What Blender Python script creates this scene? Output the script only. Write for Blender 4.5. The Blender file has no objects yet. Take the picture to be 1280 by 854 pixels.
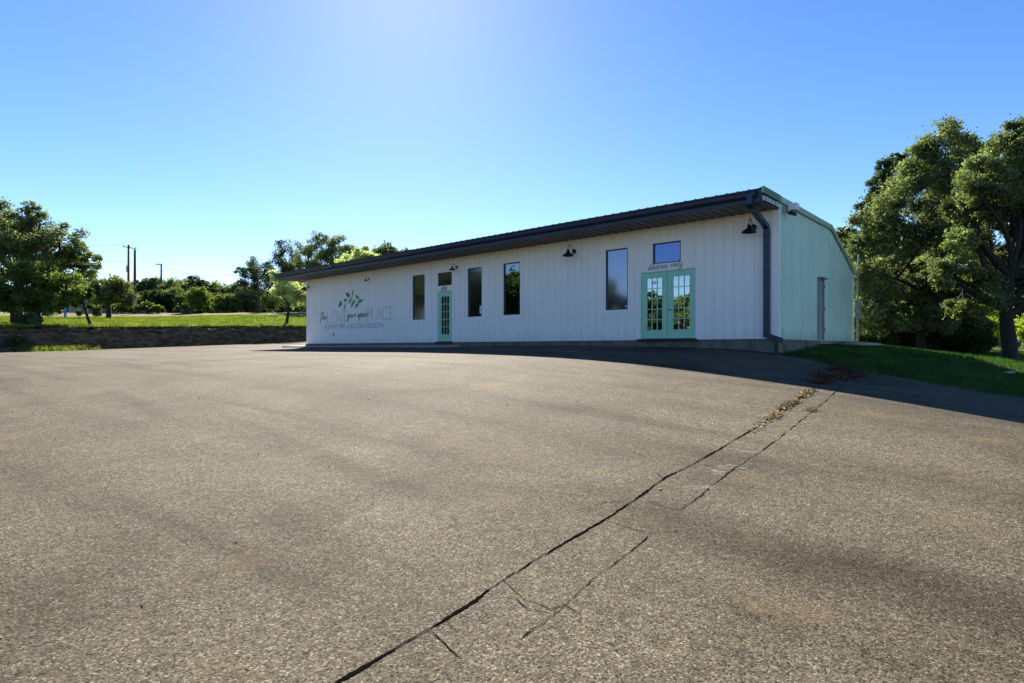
import bpy, bmesh, math, random
import numpy as np
from mathutils import Vector, Matrix, geometry
R = math.radians
random.seed(5)
DUST, SKY, EXP, SUN = .13, .052, 1.9, 4.4
C = bpy.context.scene.collection
CZ = 1.55                     # eye height above the asphalt under the camera
F = 745.0                     # focal length in 1280-px units

# ------------------------------------------------------------------ helpers
def P(x, y, Z):
    """a point of the place seen at photo pixel (x, y), Z metres away"""
    return Vector(((x - 640) / F * Z, Z, CZ + (436 - y) / F * Z))

def tag(o, label=None, cat=None, group=None, kind=None):
    if label: o['label'] = label
    if cat: o['category'] = cat
    if group: o['group'] = group
    if kind: o['kind'] = kind
    return o

def link(name, me, mat=None, parent=None, loc=None, rz=0):
    o = bpy.data.objects.new(name, me)
    C.objects.link(o)
    if me is not None and mat is not None:
        me.materials.append(mat)
    if parent is not None: o.parent = parent
    if loc is not None: o.location = loc
    o.rotation_euler.z = rz
    return o

def empty(name, loc=(0, 0, 0), rz=0, parent=None):
    o = bpy.data.objects.new(name, None)
    o.empty_display_size = .3
    C.objects.link(o); o.location = loc; o.rotation_euler.z = rz
    if parent is not None: o.parent = parent
    return o

def np_mesh(name, V, Fs, smooth=False):
    """V (n,3); Fs (m,k) all faces with k corners"""
    V = np.asarray(V, dtype=np.float32); Fs = np.asarray(Fs, dtype=np.int32)
    me = bpy.data.meshes.new(name)
    m, k = Fs.shape
    me.vertices.add(len(V)); me.vertices.foreach_set('co', V.ravel())
    me.loops.add(m * k); me.loops.foreach_set('vertex_index', Fs.ravel())
    me.polygons.add(m)
    me.polygons.foreach_set('loop_start', np.arange(0, m * k, k, dtype=np.int32))
    me.polygons.foreach_set('loop_total', np.full(m, k, dtype=np.int32))
    me.update(calc_edges=True)
    if smooth: me.polygons.foreach_set('use_smooth', np.ones(m, dtype=bool))
    me.validate()
    return me

class MB:
    """collects boxes, tubes, ribbons into one mesh"""
    def __init__(s): s.v = []; s.f = []
    def add(s, vs, fs):
        b = len(s.v); s.v += [tuple(v) for v in vs]; s.f += [tuple(b + i for i in f) for f in fs]
    def box(s, x0, x1, y0, y1, z0, z1):
        vs = [(x, y, z) for z in (z0, z1) for y in (y0, y1) for x in (x0, x1)]
        s.add(vs, [(0, 2, 3, 1), (4, 5, 7, 6), (0, 1, 5, 4), (2, 6, 7, 3), (0, 4, 6, 2), (1, 3, 7, 5)])
    def tube(s, pts, rad, n=8, caps=True):
        pts = [Vector(p) for p in pts]
        if not hasattr(rad, '__len__'): rad = [rad] * len(pts)
        rings = []; u = None
        for i, p in enumerate(pts):
            d = (pts[min(i + 1, len(pts) - 1)] - pts[max(i - 1, 0)]).normalized()
            if u is None:
                u = d.orthogonal().normalized()
            else:
                u = (u - d * u.dot(d))
                u = u.normalized() if u.length > 1e-5 else d.orthogonal().normalized()
            w = d.cross(u)
            rings.append([p + (u * math.cos(2 * math.pi * k / n) + w * math.sin(2 * math.pi * k / n)) * rad[i] for k in range(n)])
        vs = [v for r in rings for v in r]; fs = []
        for i in range(len(pts) - 1):
            for k in range(n):
                a = i * n + k; b = i * n + (k + 1) % n
                fs.append((a, b, b + n, a + n))
        if caps:
            fs.append(tuple(range(n - 1, -1, -1))); fs.append(tuple(range((len(pts) - 1) * n, len(pts) * n)))
        s.add(vs, fs)
    def lathe(s, prof, c, n=24, axis='z'):
        vs = []; fs = []
        for r, h in prof:
            for k in range(n):
                a = 2 * math.pi * k / n
                q = (r * math.cos(a), r * math.sin(a), h)
                if axis == 'y': q = (q[0], q[2], q[1])
                vs.append((c[0] + q[0], c[1] + q[1], c[2] + q[2]))
        for i in range(len(prof) - 1):
            for k in range(n):
                fs.append((i * n + k, i * n + (k + 1) % n, (i + 1) * n + (k + 1) % n, (i + 1) * n + k))
        s.add(vs, fs)
    def ribbon(s, pts, w, y):
        """flat stroke in the x-z plane of a wall; w half width (or list)"""
        n = len(pts)
        if not hasattr(w, '__len__'): w = [w] * n
        vs = []
        for i in range(n):
            a = pts[max(i - 1, 0)]; b = pts[min(i + 1, n - 1)]
            dx, dz = b[0] - a[0], b[1] - a[1]; L = math.hypot(dx, dz) or 1
            nx, nz = -dz / L * w[i], dx / L * w[i]
            vs += [(pts[i][0] + nx, y, pts[i][1] + nz), (pts[i][0] - nx, y, pts[i][1] - nz)]
        s.add(vs, [(2 * i, 2 * i + 1, 2 * i + 3, 2 * i + 2) for i in range(n - 1)])
    def build(s, name, mat, parent=None, smooth=False, bevel=0, loc=None, rz=0):
        me = bpy.data.meshes.new(name); me.from_pydata(s.v, [], s.f); me.update()
        if smooth:
            me.polygons.foreach_set('use_smooth', [True] * len(me.polygons))
        if bevel:
            bm = bmesh.new(); bm.from_mesh(me)
            bmesh.ops.bevel(bm, geom=bm.edges[:], offset=bevel, segments=1, affect='EDGES')
            bm.to_mesh(me); bm.free()
        return link(name, me, mat, parent, loc, rz)

# ------------------------------------------------------------------ materials
def lin(r, g, b):
    f = lambda c: (c / 255 / 12.92) if c / 255 <= .04045 else ((c / 255 + .055) / 1.055) ** 2.4
    return (f(r), f(g), f(b), 1)

def nodes(name):
    m = bpy.data.materials.new(name); m.use_nodes = True
    nt = m.node_tree; b = nt.nodes['Principled BSDF']
    return m, nt, b

def N(nt, typ, **kw):
    n = nt.nodes.new(typ)
    for k, v in kw.items():
        if k in n.inputs.keys(): n.inputs[k].default_value = v
        else: setattr(n, k, v)
    return n

def ramp(nt, stops):
    r = nt.nodes.new('ShaderNodeValToRGB'); e = r.color_ramp.elements
    while len(e) > 1: e.remove(e[-1])
    e[0].position = stops[0][0]; e[0].color = stops[0][1]
    for p, c in stops[1:]:
        q = e.new(p); q.color = c
    return r

def mixc(nt, fac, a, b, mode='MIX'):
    m = nt.nodes.new('ShaderNodeMix'); m.data_type = 'RGBA'; m.blend_type = mode
    for sock, v in ((m.inputs[0], fac), (m.inputs[6], a), (m.inputs[7], b)):
        if isinstance(v, bpy.types.NodeSocket): nt.links.new(v, sock)
        else: sock.default_value = v
    return m.outputs[2]

def g(v): return (v, v, v, 1)

def simple(name, col, rough=.6, var=.12, scale=6, bump=0, metal=0, spec=None, stretch=None, bscale=40):
    """paint / metal / stone with uneven tone"""
    m, nt, b = nodes(name); L = nt.links.new
    tc = N(nt, 'ShaderNodeTexCoord')
    mp = N(nt, 'ShaderNodeMapping')
    if stretch: mp.inputs['Scale'].default_value = stretch
    L(tc.outputs['Object'], mp.inputs['Vector'])
    n = N(nt, 'ShaderNodeTexNoise', Scale=scale, Detail=6.0, Roughness=.6)
    L(mp.outputs[0], n.inputs['Vector'])
    r = ramp(nt, [(.3, tuple(c * (1 - var) for c in col[:3]) + (1,)), (.7, tuple(min(1, c * (1 + var)) for c in col[:3]) + (1,))])
    L(n.outputs['Fac'], r.inputs[0]); L(r.outputs[0], b.inputs['Base Color'])
    b.inputs['Roughness'].default_value = rough; b.inputs['Metallic'].default_value = metal
    if spec is not None: b.inputs['Specular IOR Level'].default_value = spec
    if bump:
        n2 = N(nt, 'ShaderNodeTexNoise', Scale=bscale, Detail=4.0); L(mp.outputs[0], n2.inputs['Vector'])
        bp = N(nt, 'ShaderNodeBump', Strength=bump, Distance=.02); L(n2.outputs['Fac'], bp.inputs['Height'])
        L(bp.outputs[0], b.inputs['Normal'])
    return m

def asphalt_mat():
    m, nt, b = nodes('asphalt'); L = nt.links.new
    tc = N(nt, 'ShaderNodeTexCoord')
    # aggregate stones
    v = N(nt, 'ShaderNodeTexVoronoi', Scale=105.0); L(tc.outputs['Object'], v.inputs['Vector'])
    v2 = N(nt, 'ShaderNodeTexVoronoi', Scale=48.0); L(tc.outputs['Object'], v2.inputs['Vector'])
    st = ramp(nt, [(0, (.012, .010, .008, 1)), (.10, (.022, .018, .014, 1)), (.2, (.054, .044, .033, 1)), (.55, (.086, .072, .054, 1)), (.88, (.120, .104, .080, 1)), (1, (.24, .21, .165, 1))])
    sep = N(nt, 'ShaderNodeSeparateColor'); L(v.outputs['Color'], sep.inputs[0])
    L(sep.outputs[0], st.inputs[0])
    sep2 = N(nt, 'ShaderNodeSeparateColor'); L(v2.outputs['Color'], sep2.inputs[0])
    st2 = ramp(nt, [(0, g(.7)), (.3, g(.95)), (.8, g(1.05)), (1, g(1.25))]); L(sep2.outputs[1], st2.inputs[0])
    c = mixc(nt, 1.0, st.outputs[0], st2.outputs[0], 'MULTIPLY')
    # mid clumps of worn binder
    n1 = N(nt, 'ShaderNodeTexNoise', Scale=9.0, Detail=7.0, Roughness=.7); L(tc.outputs['Object'], n1.inputs['Vector'])
    r1 = ramp(nt, [(.28, g(.72)), (.5, g(1.0)), (.75, g(1.22))]); L(n1.outputs['Fac'], r1.inputs[0])
    c = mixc(nt, 1.0, c, r1.outputs[0], 'MULTIPLY')
    # broad patches
    n2 = N(nt, 'ShaderNodeTexNoise', Scale=.42, Detail=5.0, Roughness=.55, Distortion=.6); L(tc.outputs['Object'], n2.inputs['Vector'])
    r2 = ramp(nt, [(.30, (.66, .63, .59, 1)), (.5, g(1.0)), (.72, (1.28, 1.28, 1.26, 1))]); L(n2.outputs['Fac'], r2.inputs[0])
    c = mixc(nt, 1.0, c, r2.outputs[0], 'MULTIPLY')
    # long tyre tracks and roller bands, running across the lot
    mp = N(nt, 'ShaderNodeMapping'); mp.inputs['Scale'].default_value = (.07, .80, 1)
    vr = N(nt, 'ShaderNodeVectorRotate'); vr.inputs['Axis'].default_value = (0, 0, 1); vr.inputs['Angle'].default_value = R(40); L(tc.outputs['Object'], vr.inputs['Vector']); L(vr.outputs[0], mp.inputs['Vector'])
    n3 = N(nt, 'ShaderNodeTexNoise', Scale=1.5, Detail=4.0, Distortion=.4); L(mp.outputs[0], n3.inputs['Vector'])
    r3 = ramp(nt, [(.33, (.68, .67, .65, 1)), (.47, g(1.0)), (.70, (1.16, 1.16, 1.14, 1))]); L(n3.outputs['Fac'], r3.inputs[0])
    c = mixc(nt, 1.0, c, r3.outputs[0], 'MULTIPLY')
    c = mixc(nt, 1.0, c, (1.0, 1.0, .92, 1), 'MULTIPLY')
    # rusty / ochre stains
    n4 = N(nt, 'ShaderNodeTexNoise', Scale=.9, Detail=6.0); L(tc.outputs['Object'], n4.inputs['Vector'])
    r4 = ramp(nt, [(.60, g(0)), (.74, g(.35))]); L(n4.outputs['Fac'], r4.inputs[0])
    c = mixc(nt, r4.outputs[0], c, (.17, .115, .055, 1))
    L(c, b.inputs['Base Color'])
    b.inputs['Roughness'].default_value = .88; b.inputs['Specular IOR Level'].default_value = .08
    bp = N(nt, 'ShaderNodeBump', Strength=.5, Distance=.004); L(v.outputs['Distance'], bp.inputs['Height'])
    bp2 = N(nt, 'ShaderNodeBump', Strength=.6, Distance=.015); L(n1.outputs['Fac'], bp2.inputs['Height']); L(bp.outputs[0], bp2.inputs['Normal'])
    bp.invert = True
    L(bp2.outputs[0], b.inputs['Normal'])
    return m

def soil_grass_mat(name, a, bcol, c3, scale=.5):
    m, nt, b = nodes(name); L = nt.links.new
    tc = N(nt, 'ShaderNodeTexCoord')
    n = N(nt, 'ShaderNodeTexNoise', Scale=scale, Detail=8.0, Roughness=.65); L(tc.outputs['Object'], n.inputs['Vector'])
    r = ramp(nt, [(.32, a), (.5, bcol), (.68, c3)]); L(n.outputs['Fac'], r.inputs[0])
    n2 = N(nt, 'ShaderNodeTexNoise', Scale=scale * 40, Detail=4.0); L(tc.outputs['Object'], n2.inputs['Vector'])
    r2 = ramp(nt, [(.3, g(.55)), (.7, g(1.35))]); L(n2.outputs['Fac'], r2.inputs[0])
    c = mixc(nt, 1.0, r.outputs[0], r2.outputs[0], 'MULTIPLY')
    L(c, b.inputs['Base Color']); b.inputs['Roughness'].default_value = .95; b.inputs['Specular IOR Level'].default_value = .1
    bp = N(nt, 'ShaderNodeBump', Strength=.6, Distance=.05); L(n2.outputs['Fac'], bp.inputs['Height']); L(bp.outputs[0], b.inputs['Normal'])
    return m

def leaf_mat(name, dark, mid, light, transl=.35, tl=None):
    m = bpy.data.materials.new(name); m.use_nodes = True; nt = m.node_tree; L = nt.links.new
    nt.nodes.clear()
    out = N(nt, 'ShaderNodeOutputMaterial')
    geo = N(nt, 'ShaderNodeNewGeometry')
    r = ramp(nt, [(0, dark), (.5, mid), (1, light)]); L(geo.outputs['Random Per Island'], r.inputs[0])
    tc = N(nt, 'ShaderNodeTexCoord'); n = N(nt, 'ShaderNodeTexNoise', Scale=.9, Detail=3.0); L(tc.outputs['Object'], n.inputs['Vector'])
    r2 = ramp(nt, [(.35, g(.6)), (.65, g(1.4))]); L(n.outputs['Fac'], r2.inputs[0])
    c = mixc(nt, 1.0, r.outputs[0], r2.outputs[0], 'MULTIPLY')
    pr = N(nt, 'ShaderNodeBsdfPrincipled'); L(c, pr.inputs['Base Color']); pr.inputs['Roughness'].default_value = .65
    pr.inputs['Specular IOR Level'].default_value = .15
    tr = N(nt, 'ShaderNodeBsdfTranslucent')
    c2 = mixc(nt, 1.0, c, tl or (1.4, 1.55, .75, 1), 'MULTIPLY'); L(c2, tr.inputs['Color'])
    mx = N(nt, 'ShaderNodeMixShader'); mx.inputs[0].default_value = transl
    L(pr.outputs[0], mx.inputs[1]); L(tr.outputs[0], mx.inputs[2]); L(mx.outputs[0], out.inputs['Surface'])
    return m

def pane_mat(name, refl, tint, rough=.0, see=.35):
    """tinted window film: part mirror, part dark see-through"""
    m = bpy.data.materials.new(name); m.use_nodes = True; nt = m.node_tree; L = nt.links.new
    nt.nodes.clear()
    out = N(nt, 'ShaderNodeOutputMaterial')
    gl = N(nt, 'ShaderNodeBsdfGlossy'); gl.inputs['Color'].default_value = tint; gl.inputs['Roughness'].default_value = rough
    tc = N(nt, 'ShaderNodeTexCoord'); n = N(nt, 'ShaderNodeTexNoise', Scale=1.6, Detail=2.0); L(tc.outputs['Object'], n.inputs['Vector'])
    bp = N(nt, 'ShaderNodeBump', Strength=.06, Distance=.02); L(n.outputs['Fac'], bp.inputs['Height']); L(bp.outputs[0], gl.inputs['Normal'])
    tr = N(nt, 'ShaderNodeBsdfTransparent'); tr.inputs['Color'].default_value = (see, see, see * 1.02, 1)
    mx = N(nt, 'ShaderNodeMixShader'); mx.inputs[0].default_value = refl
    L(tr.outputs[0], mx.inputs[1]); L(gl.outputs[0], mx.inputs[2]); L(mx.outputs[0], out.inputs['Surface'])
    return m

def siding_mat(name, col, streak=.04, blotch=.03, grime=None):
    m, nt, b = nodes(name); L = nt.links.new
    tc = N(nt, 'ShaderNodeTexCoord')
    mp = N(nt, 'ShaderNodeMapping'); mp.inputs['Scale'].default_value = (3.2, 3.2, .12); L(tc.outputs['Object'], mp.inputs['Vector'])
    n = N(nt, 'ShaderNodeTexNoise', Scale=2.0, Detail=5.0); L(mp.outputs[0], n.inputs['Vector'])
    r = ramp(nt, [(.3, g(1 - streak)), (.7, g(1 + streak * .3))]); L(n.outputs['Fac'], r.inputs[0])
    n2 = N(nt, 'ShaderNodeTexNoise', Scale=.9, Detail=6.0); L(tc.outputs['Object'], n2.inputs['Vector'])
    r2 = ramp(nt, [(.3, g(1 - blotch)), (.7, g(1))]); L(n2.outputs['Fac'], r2.inputs[0])
    c = mixc(nt, 1.0, col, r.outputs[0], 'MULTIPLY'); c = mixc(nt, 1.0, c, r2.outputs[0], 'MULTIPLY')
    if grime:
        sp = N(nt, 'ShaderNodeSeparateXYZ'); L(tc.outputs['Object'], sp.inputs[0])
        n3 = N(nt, 'ShaderNodeTexNoise', Scale=3.0, Detail=6.0); L(tc.outputs['Object'], n3.inputs['Vector'])
        ad = N(nt, 'ShaderNodeMath', operation='MULTIPLY_ADD'); L(n3.outputs['Fac'], ad.inputs[0]); ad.inputs[1].default_value = -.9; L(sp.outputs['Z'], ad.inputs[2])
        r3 = ramp(nt, [(0, g(.5)), (.11, g(0))])
        mr = N(nt, 'ShaderNodeMapRange'); L(ad.outputs[0], mr.inputs[0]); mr.inputs[1].default_value = -.5; mr.inputs[2].default_value = 3.0
        L(mr.outputs[0], r3.inputs[0]); c = mixc(nt, r3.outputs[0], c, grime)
    L(c, b.inputs['Base Color']); b.inputs['Roughness'].default_value = .45
    bp = N(nt, 'ShaderNodeBump', Strength=.05, Distance=.02); L(n2.outputs['Fac'], bp.inputs['Height']); L(bp.outputs[0], b.inputs['Normal'])
    return m

def rock_mat():
    m, nt, b = nodes('dark_ledge'); L = nt.links.new
    tc = N(nt, 'ShaderNodeTexCoord'); mp = N(nt, 'ShaderNodeMapping'); mp.inputs['Scale'].default_value = (1, 1, 2.2); L(tc.outputs['Object'], mp.inputs['Vector'])
    nz = N(nt, 'ShaderNodeTexNoise', Scale=1.3, Detail=8.0, Roughness=.7, Distortion=1.0); L(mp.outputs[0], nz.inputs['Vector'])
    v = N(nt, 'ShaderNodeTexVoronoi', Scale=1.5); v.feature = 'DISTANCE_TO_EDGE'; v.inputs['Randomness'].default_value = 1
    ad = mixc(nt, .35, mp.outputs[0], nz.outputs['Color']); L(ad, v.inputs['Vector'])
    r1 = ramp(nt, [(.28, (.022, .016, .010, 1)), (.43, (.11, .078, .052, 1)), (.56, (.20, .15, .105, 1)), (.75, (.32, .26, .20, 1))]); L(nz.outputs['Fac'], r1.inputs[0])
    r2 = ramp(nt, [(0, g(.72)), (.16, g(1))]); L(v.outputs['Distance'], r2.inputs[0])
    L(mixc(nt, 1.0, r1.outputs[0], r2.outputs[0], 'MULTIPLY'), b.inputs['Base Color']); b.inputs['Roughness'].default_value = 1; b.inputs['Specular IOR Level'].default_value = .1
    bp = N(nt, 'ShaderNodeBump', Strength=1.0, Distance=.25); L(nz.outputs['Fac'], bp.inputs['Height'])
    bp2 = N(nt, 'ShaderNodeBump', Strength=.35, Distance=.1); L(r2.outputs[0], bp2.inputs['Height']); L(bp.outputs[0], bp2.inputs['Normal']); L(bp2.outputs[0], b.inputs['Normal'])
    return m

M = {}
M['asphalt'] = asphalt_mat()
M['white'] = siding_mat('white_siding', (.94, .92, .88, 1), grime=(.72, .69, .62, 1))
M['trim'] = simple('white_trim', (.90, .885, .86, 1), .45, .03, 3)
M['mint_siding'] = siding_mat('mint_siding', (.63, .84, .73, 1), .10, .10, grime=(.22, .30, .22, 1))
M['mint_rake'] = simple('faded_green_trim', (.38, .48, .38, 1), .5, .2, 4)
M['mint_door'] = simple('mint_door_paint', (.36, .70, .50, 1), .4, .05, 3)
M['mint_muntin'] = simple('pale_muntin_paint', (.52, .70, .50, 1), .45, .05, 5)
M['navy'] = simple('navy_metal', (.008, .019, .052, 1), .38, .25, 3, spec=.6)
M['charcoal'] = simple('charcoal_soffit', (.020, .021, .024, 1), .45, .3, 4)
M['roof'] = simple('roof_metal', (.07, .13, .14, 1), .38, .25, 2, metal=.3)
M['roof_edge'] = simple('roof_panel_ends', (.50, .56, .58, 1), .4, .2, 3)
M['black'] = simple('black_enamel', (.010, .010, .011, 1), .35, .2, 8)
M['black_letter'] = simple('black_vinyl', (.16, .16, .165, 1), .5, .1, 8)
M['grey_letter'] = simple('grey_vinyl', (.44, .52, .50, 1), .5, .1, 8)
M['grey_letter2'] = simple('dark_grey_vinyl', (.42, .43, .44, 1), .5, .1, 8)
M['leaf_green'] = simple('green_vinyl', (.07, .34, .17, 1), .5, .35, 6)
M['leaf_teal'] = simple('teal_vinyl', (.03, .22, .20, 1), .5, .3, 6)
M['leaf_brown'] = simple('mauve_vinyl', (.15, .10, .10, 1), .5, .2, 6)
M['concrete'] = simple('old_concrete', (.14, .13, .115, 1), .9, .45, 2.2, bump=.5)
M['slab'] = simple('pale_concrete', (.30, .28, .24, 1), .9, .25, 2.2, bump=.4)
M['interior'] = simple('interior_wall', (.10, .10, .10, 1), .9, .2, 1)
M['film'] = pane_mat('window_film', .52, (.72, .78, .84, 1), .09)
M['clear'] = pane_mat('window_glass', .34, (.8, .9, 1, 1), .0, .45)
M['dull'] = pane_mat('dull_blue_film', .50, (.32, .42, .78, 1), .12, .1)
M['greyfilm'] = pane_mat('grey_blue_film', .55, (.50, .52, .68, 1), .07, .1)
M['doorglass'] = pane_mat('door_glass', .62, (.80, .93, 1, 1), .0, .3)
M['steel'] = simple('brushed_steel', (.45, .45, .46, 1), .35, .15, 12, metal=.9)
M['plastic_white'] = simple('white_plastic', (.72, .73, .74, 1), .4, .05, 5)
M['paper'] = simple('paper', (.85, .85, .82, 1), .8, .03, 5)
M['greydoor'] = simple('taupe_door_paint', (.30, .29, .28, 1), .6, .15, 3)
M['meter_grey'] = simple('meter_grey', (.32, .35, .33, 1), .5, .15, 6)
M['bark'] = simple('oak_bark', (.024, .019, .015, 1), .95, .45, 7, bump=.9, stretch=(1, 1, .25), bscale=12)
M['palebark'] = simple('grey_bark', (.12, .105, .09, 1), .95, .4, 7, bump=.9, stretch=(1, 1, .25), bscale=12)
M['pole'] = simple('weathered_pole', (.085, .062, .05, 1), .9, .35, 5, stretch=(1, 1, .1))
M['fence_wood'] = simple('fence_wood', (.26, .22, .16, 1), .9, .3, 5)
M['rock'] = rock_mat()
M['crack'] = simple('crack_gap', (.006, .005, .004, 1), 1, .3, 20, spec=0)
M['patch'] = simple('cement_patch', (.155, .14, .115, 1), .9, .25, 9, bump=.4)
_nt = M['patch'].node_tree; _tc = N(_nt, 'ShaderNodeTexCoord'); _n = N(_nt, 'ShaderNodeTexNoise', Scale=16.0, Detail=8.0, Roughness=.8)
_nt.links.new(_tc.outputs['Object'], _n.inputs['Vector']); _r = ramp(_nt, [(.40, g(0)), (.60, g(.8))]); _nt.links.new(_n.outputs['Fac'], _r.inputs[0])
_nt.links.new(_r.outputs[0], _nt.nodes['Principled BSDF'].inputs['Alpha'])
M['terrain'] = soil_grass_mat('terrain', (.028, .055, .012, 1), (.040, .080, .016, 1), (.10, .10, .04, 1), .35)
M['field'] = soil_grass_mat('field', (.085, .12, .016, 1), (.13, .165, .020, 1), (.20, .165, .07, 1), .16)
M['gravel'] = soil_grass_mat('gravel_road', (.13, .10, .06, 1), (.17, .135, .085, 1), (.14, .14, .06, 1), .3)
M['blade'] = leaf_mat('lawn_blades', (.018, .050, .010, 1), (.030, .085, .014, 1), (.060, .120, .022, 1), .3)
M['blade_dry'] = leaf_mat('field_blades', (.075, .115, .014, 1), (.12, .17, .020, 1), (.20, .19, .06, 1), .35)
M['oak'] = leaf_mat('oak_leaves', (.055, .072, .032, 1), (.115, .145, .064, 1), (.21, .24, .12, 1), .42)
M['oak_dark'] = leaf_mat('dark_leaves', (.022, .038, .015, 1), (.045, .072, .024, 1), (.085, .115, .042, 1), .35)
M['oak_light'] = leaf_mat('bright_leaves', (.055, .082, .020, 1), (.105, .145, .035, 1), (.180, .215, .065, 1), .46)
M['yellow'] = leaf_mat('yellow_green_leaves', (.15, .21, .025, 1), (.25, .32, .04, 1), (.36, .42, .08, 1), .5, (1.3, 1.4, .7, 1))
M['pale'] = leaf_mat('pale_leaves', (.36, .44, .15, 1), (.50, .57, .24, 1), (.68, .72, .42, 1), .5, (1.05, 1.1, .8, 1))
M['rusty'] = leaf_mat('rusty_leaves', (.16, .07, .03, 1), (.26, .12, .05, 1), (.36, .20, .10, 1), .4, (1.2, 1, .8, 1))
M['litter'] = leaf_mat('dead_leaves', (.030, .016, .009, 1), (.080, .040, .022, 1), (.16, .085, .045, 1), .1, (1, 1, 1, 1))
M['straw'] = leaf_mat('dry_weeds', (.10, .07, .025, 1), (.22, .16, .06, 1), (.35, .27, .12, 1), .25, (1, 1, 1, 1))

# ------------------------------------------------------------------ terrain heights
class TPS:
    def __init__(s, pts, rmax):
        A = np.array(pts, float); s.X = A[:, :2]; s.rmax = rmax; n = len(A)
        K = s.phi(s.X, s.X) + np.eye(n) * .5; Q = np.c_[np.ones(n), s.X]
        T = np.block([[K, Q], [Q.T, np.zeros((3, 3))]])
        s.w = np.linalg.solve(T, np.r_[A[:, 2], 0, 0, 0])
    def phi(s, A, B):
        r = np.linalg.norm(A[:, None] - B[None], axis=2) + 1e-9
        return r * r * np.log(r)
    def __call__(s, p):
        p = np.atleast_2d(np.asarray(p, float)); r = np.linalg.norm(p, axis=1)
        q = p * np.minimum(1, s.rmax / np.maximum(r, 1e-6))[:, None]
        return s.phi(q, s.X) @ s.w[:-3] + s.w[-3] + q @ s.w[-2:]
LOT = TPS([(0, 0, -1.55), (2.6, 3, -1.58), (9, 3, -1.72), (-3, 3, -1.50), (-10, 5, -1.30), (-10, 15, -.58), (-20, 25, -.30), (0, 8, -1.08), (-4, 12, -.68),
  (-32, 37, -.2), (-27, 46, .15), (-20.6, 60, .72), (-11.8, 34.2, .10), (-7, 29.5, .09), (-2.96, 26.2, .08), (4.0, 19.9, .07), (7.3, 16.9, -.10),
  (-3.76, 20, -.12), (.84, 15.7, -.22), (2.95, 13.7, -.36), (5.54, 10.9, -.72), (6.24, 10.1, -.84), (7.49, 8.72, -1.09), (8.3, 15, -.47), (9, 14, -.66),
  (9.7, 13, -.86), (10.5, 12.2, -1.0), (13.4, 23.4, .22), (10.5, 20.1, .13), (16.5, 22, -.26), (15.9, 19, -.36), (16, 14, -.85), (24, 30, -.15), (20, 40, .9), (35, 45, .7),
  (45, 60, 2), (10, 50, 1.5), (-36, 20, -.35), (-40, 0, -.7), (0, -20, -2.4), (30, -10, -2.4), (-30, -30, -1.6), (20, 5, -1.6), (0, 70, 2)], 75)
FLD = TPS([(-32, 37, 1.39), (-27, 46, 1.73), (-20.6, 60, 2.33), (-15, 70, 2.9), (-42, 70, 3.65), (-26, 70, 3.75), (-58, 70, 3.6), (-50, 83, 5.05), (-30, 83, 5.1), (-68, 83, 5.0), (-44, 92, 5.3), (-46, -5, 1.0), (-42, 15, 1.1), (-37, 29, 1.25), (-36.5, 42, 1.6), (-33, 52, 2.35),
  (-80, 110, 5.9), (-80, 20, 3), (-90, -40, 3), (0, 80, 4.6), (-40, 110, 6.2), (0, 140, 7), (60, 100, 5), (120, 130, 7), (-60, 45, 3)], 170)
def sstep(a, b, x):
    t = np.clip((x - a) / (b - a), 0, 1); return t * t * (3 - 2 * t)
def fieldz(p): return FLD(p) + CZ
def lotz(p):
    p = np.atleast_2d(np.asarray(p, float))
    w = sstep(58, 84, p[:, 1]) * sstep(-15, 12, p[:, 0])
    a = LOT(p) + CZ
    return a + w * (fieldz(p) - a)
def lz(x, y): return float(lotz([(x, y)])[0])
def fz(x, y): return float(fieldz([(x, y)])[0])

W = [(-52, -60), (-46, -5), (-42, 15), (-37, 29), (-32, 37), (-27, 46), (-20.6, 60), (-15, 70), (-5, 82)]
FARR = [(60, 100), (600, 300)]
def noise3(p, s, seed=0):
    from mathutils import noise
    return noise.noise(Vector(p) * s + Vector((seed, seed * 1.7, 0)))
def resample(poly, step, closed=True):
    out = []; n = len(poly)
    for i in range(n if closed else n - 1):
        a = Vector(poly[i]); b = Vector(poly[(i + 1) % n]); L = (b - a).length
        st = step if max(a.length, b.length) < 100 else step * 25
        k = max(1, int(L / st))
        out += [tuple(a.lerp(b, j / k)) for j in range(k)]
    if not closed: out.append(tuple(poly[-1]))
    return out
def inside(poly, p):
    P_ = np.array(poly); x, y = p[:, 0], p[:, 1]; c = np.zeros(len(p), bool)
    for i in range(len(P_)):
        x1, y1 = P_[i]; x2, y2 = P_[(i + 1) % len(P_)]
        if y1 == y2: continue
        m = ((y1 > y) != (y2 > y)) & (x < (x2 - x1) * (y - y1) / (y2 - y1) + x1)
        c ^= m
    return c
def sheet(name, poly, zf, mat, near=1.0, dz=0.0, R1=34):
    poly = resample(poly, near)
    pts = []
    for s, r0, r1 in ((near, 0, R1), (near * 3, R1, 110), (18, 110, 260), (70, 260, 700)):
        k = int(r1 / s) + 1
        gx, gy = np.meshgrid(np.arange(-k, k + 1) * s, np.arange(-k, k + 1) * s)
        q = np.c_[gx.ravel() + .37, gy.ravel() + .21]; d = np.abs(q).max(axis=1)
        pts.append(q[(d >= r0 + s * .4) & (d < r1)])
    pts = np.vstack(pts); pts = pts[inside(poly, pts)]
    allp = [Vector(p) for p in poly] + [Vector(p) for p in pts]
    n = len(poly)
    vs, es, fs, *_ = geometry.delaunay_2d_cdt(allp, [], [list(range(n))], 1, 1e-5)
    xy = np.array([(v.x, v.y) for v in vs])
    V = np.c_[xy, zf(xy) + dz]
    me = np_mesh(name, V, [tuple(f) for f in fs], smooth=True)
    return tag(link(name, me, mat), kind='structure')

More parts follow.
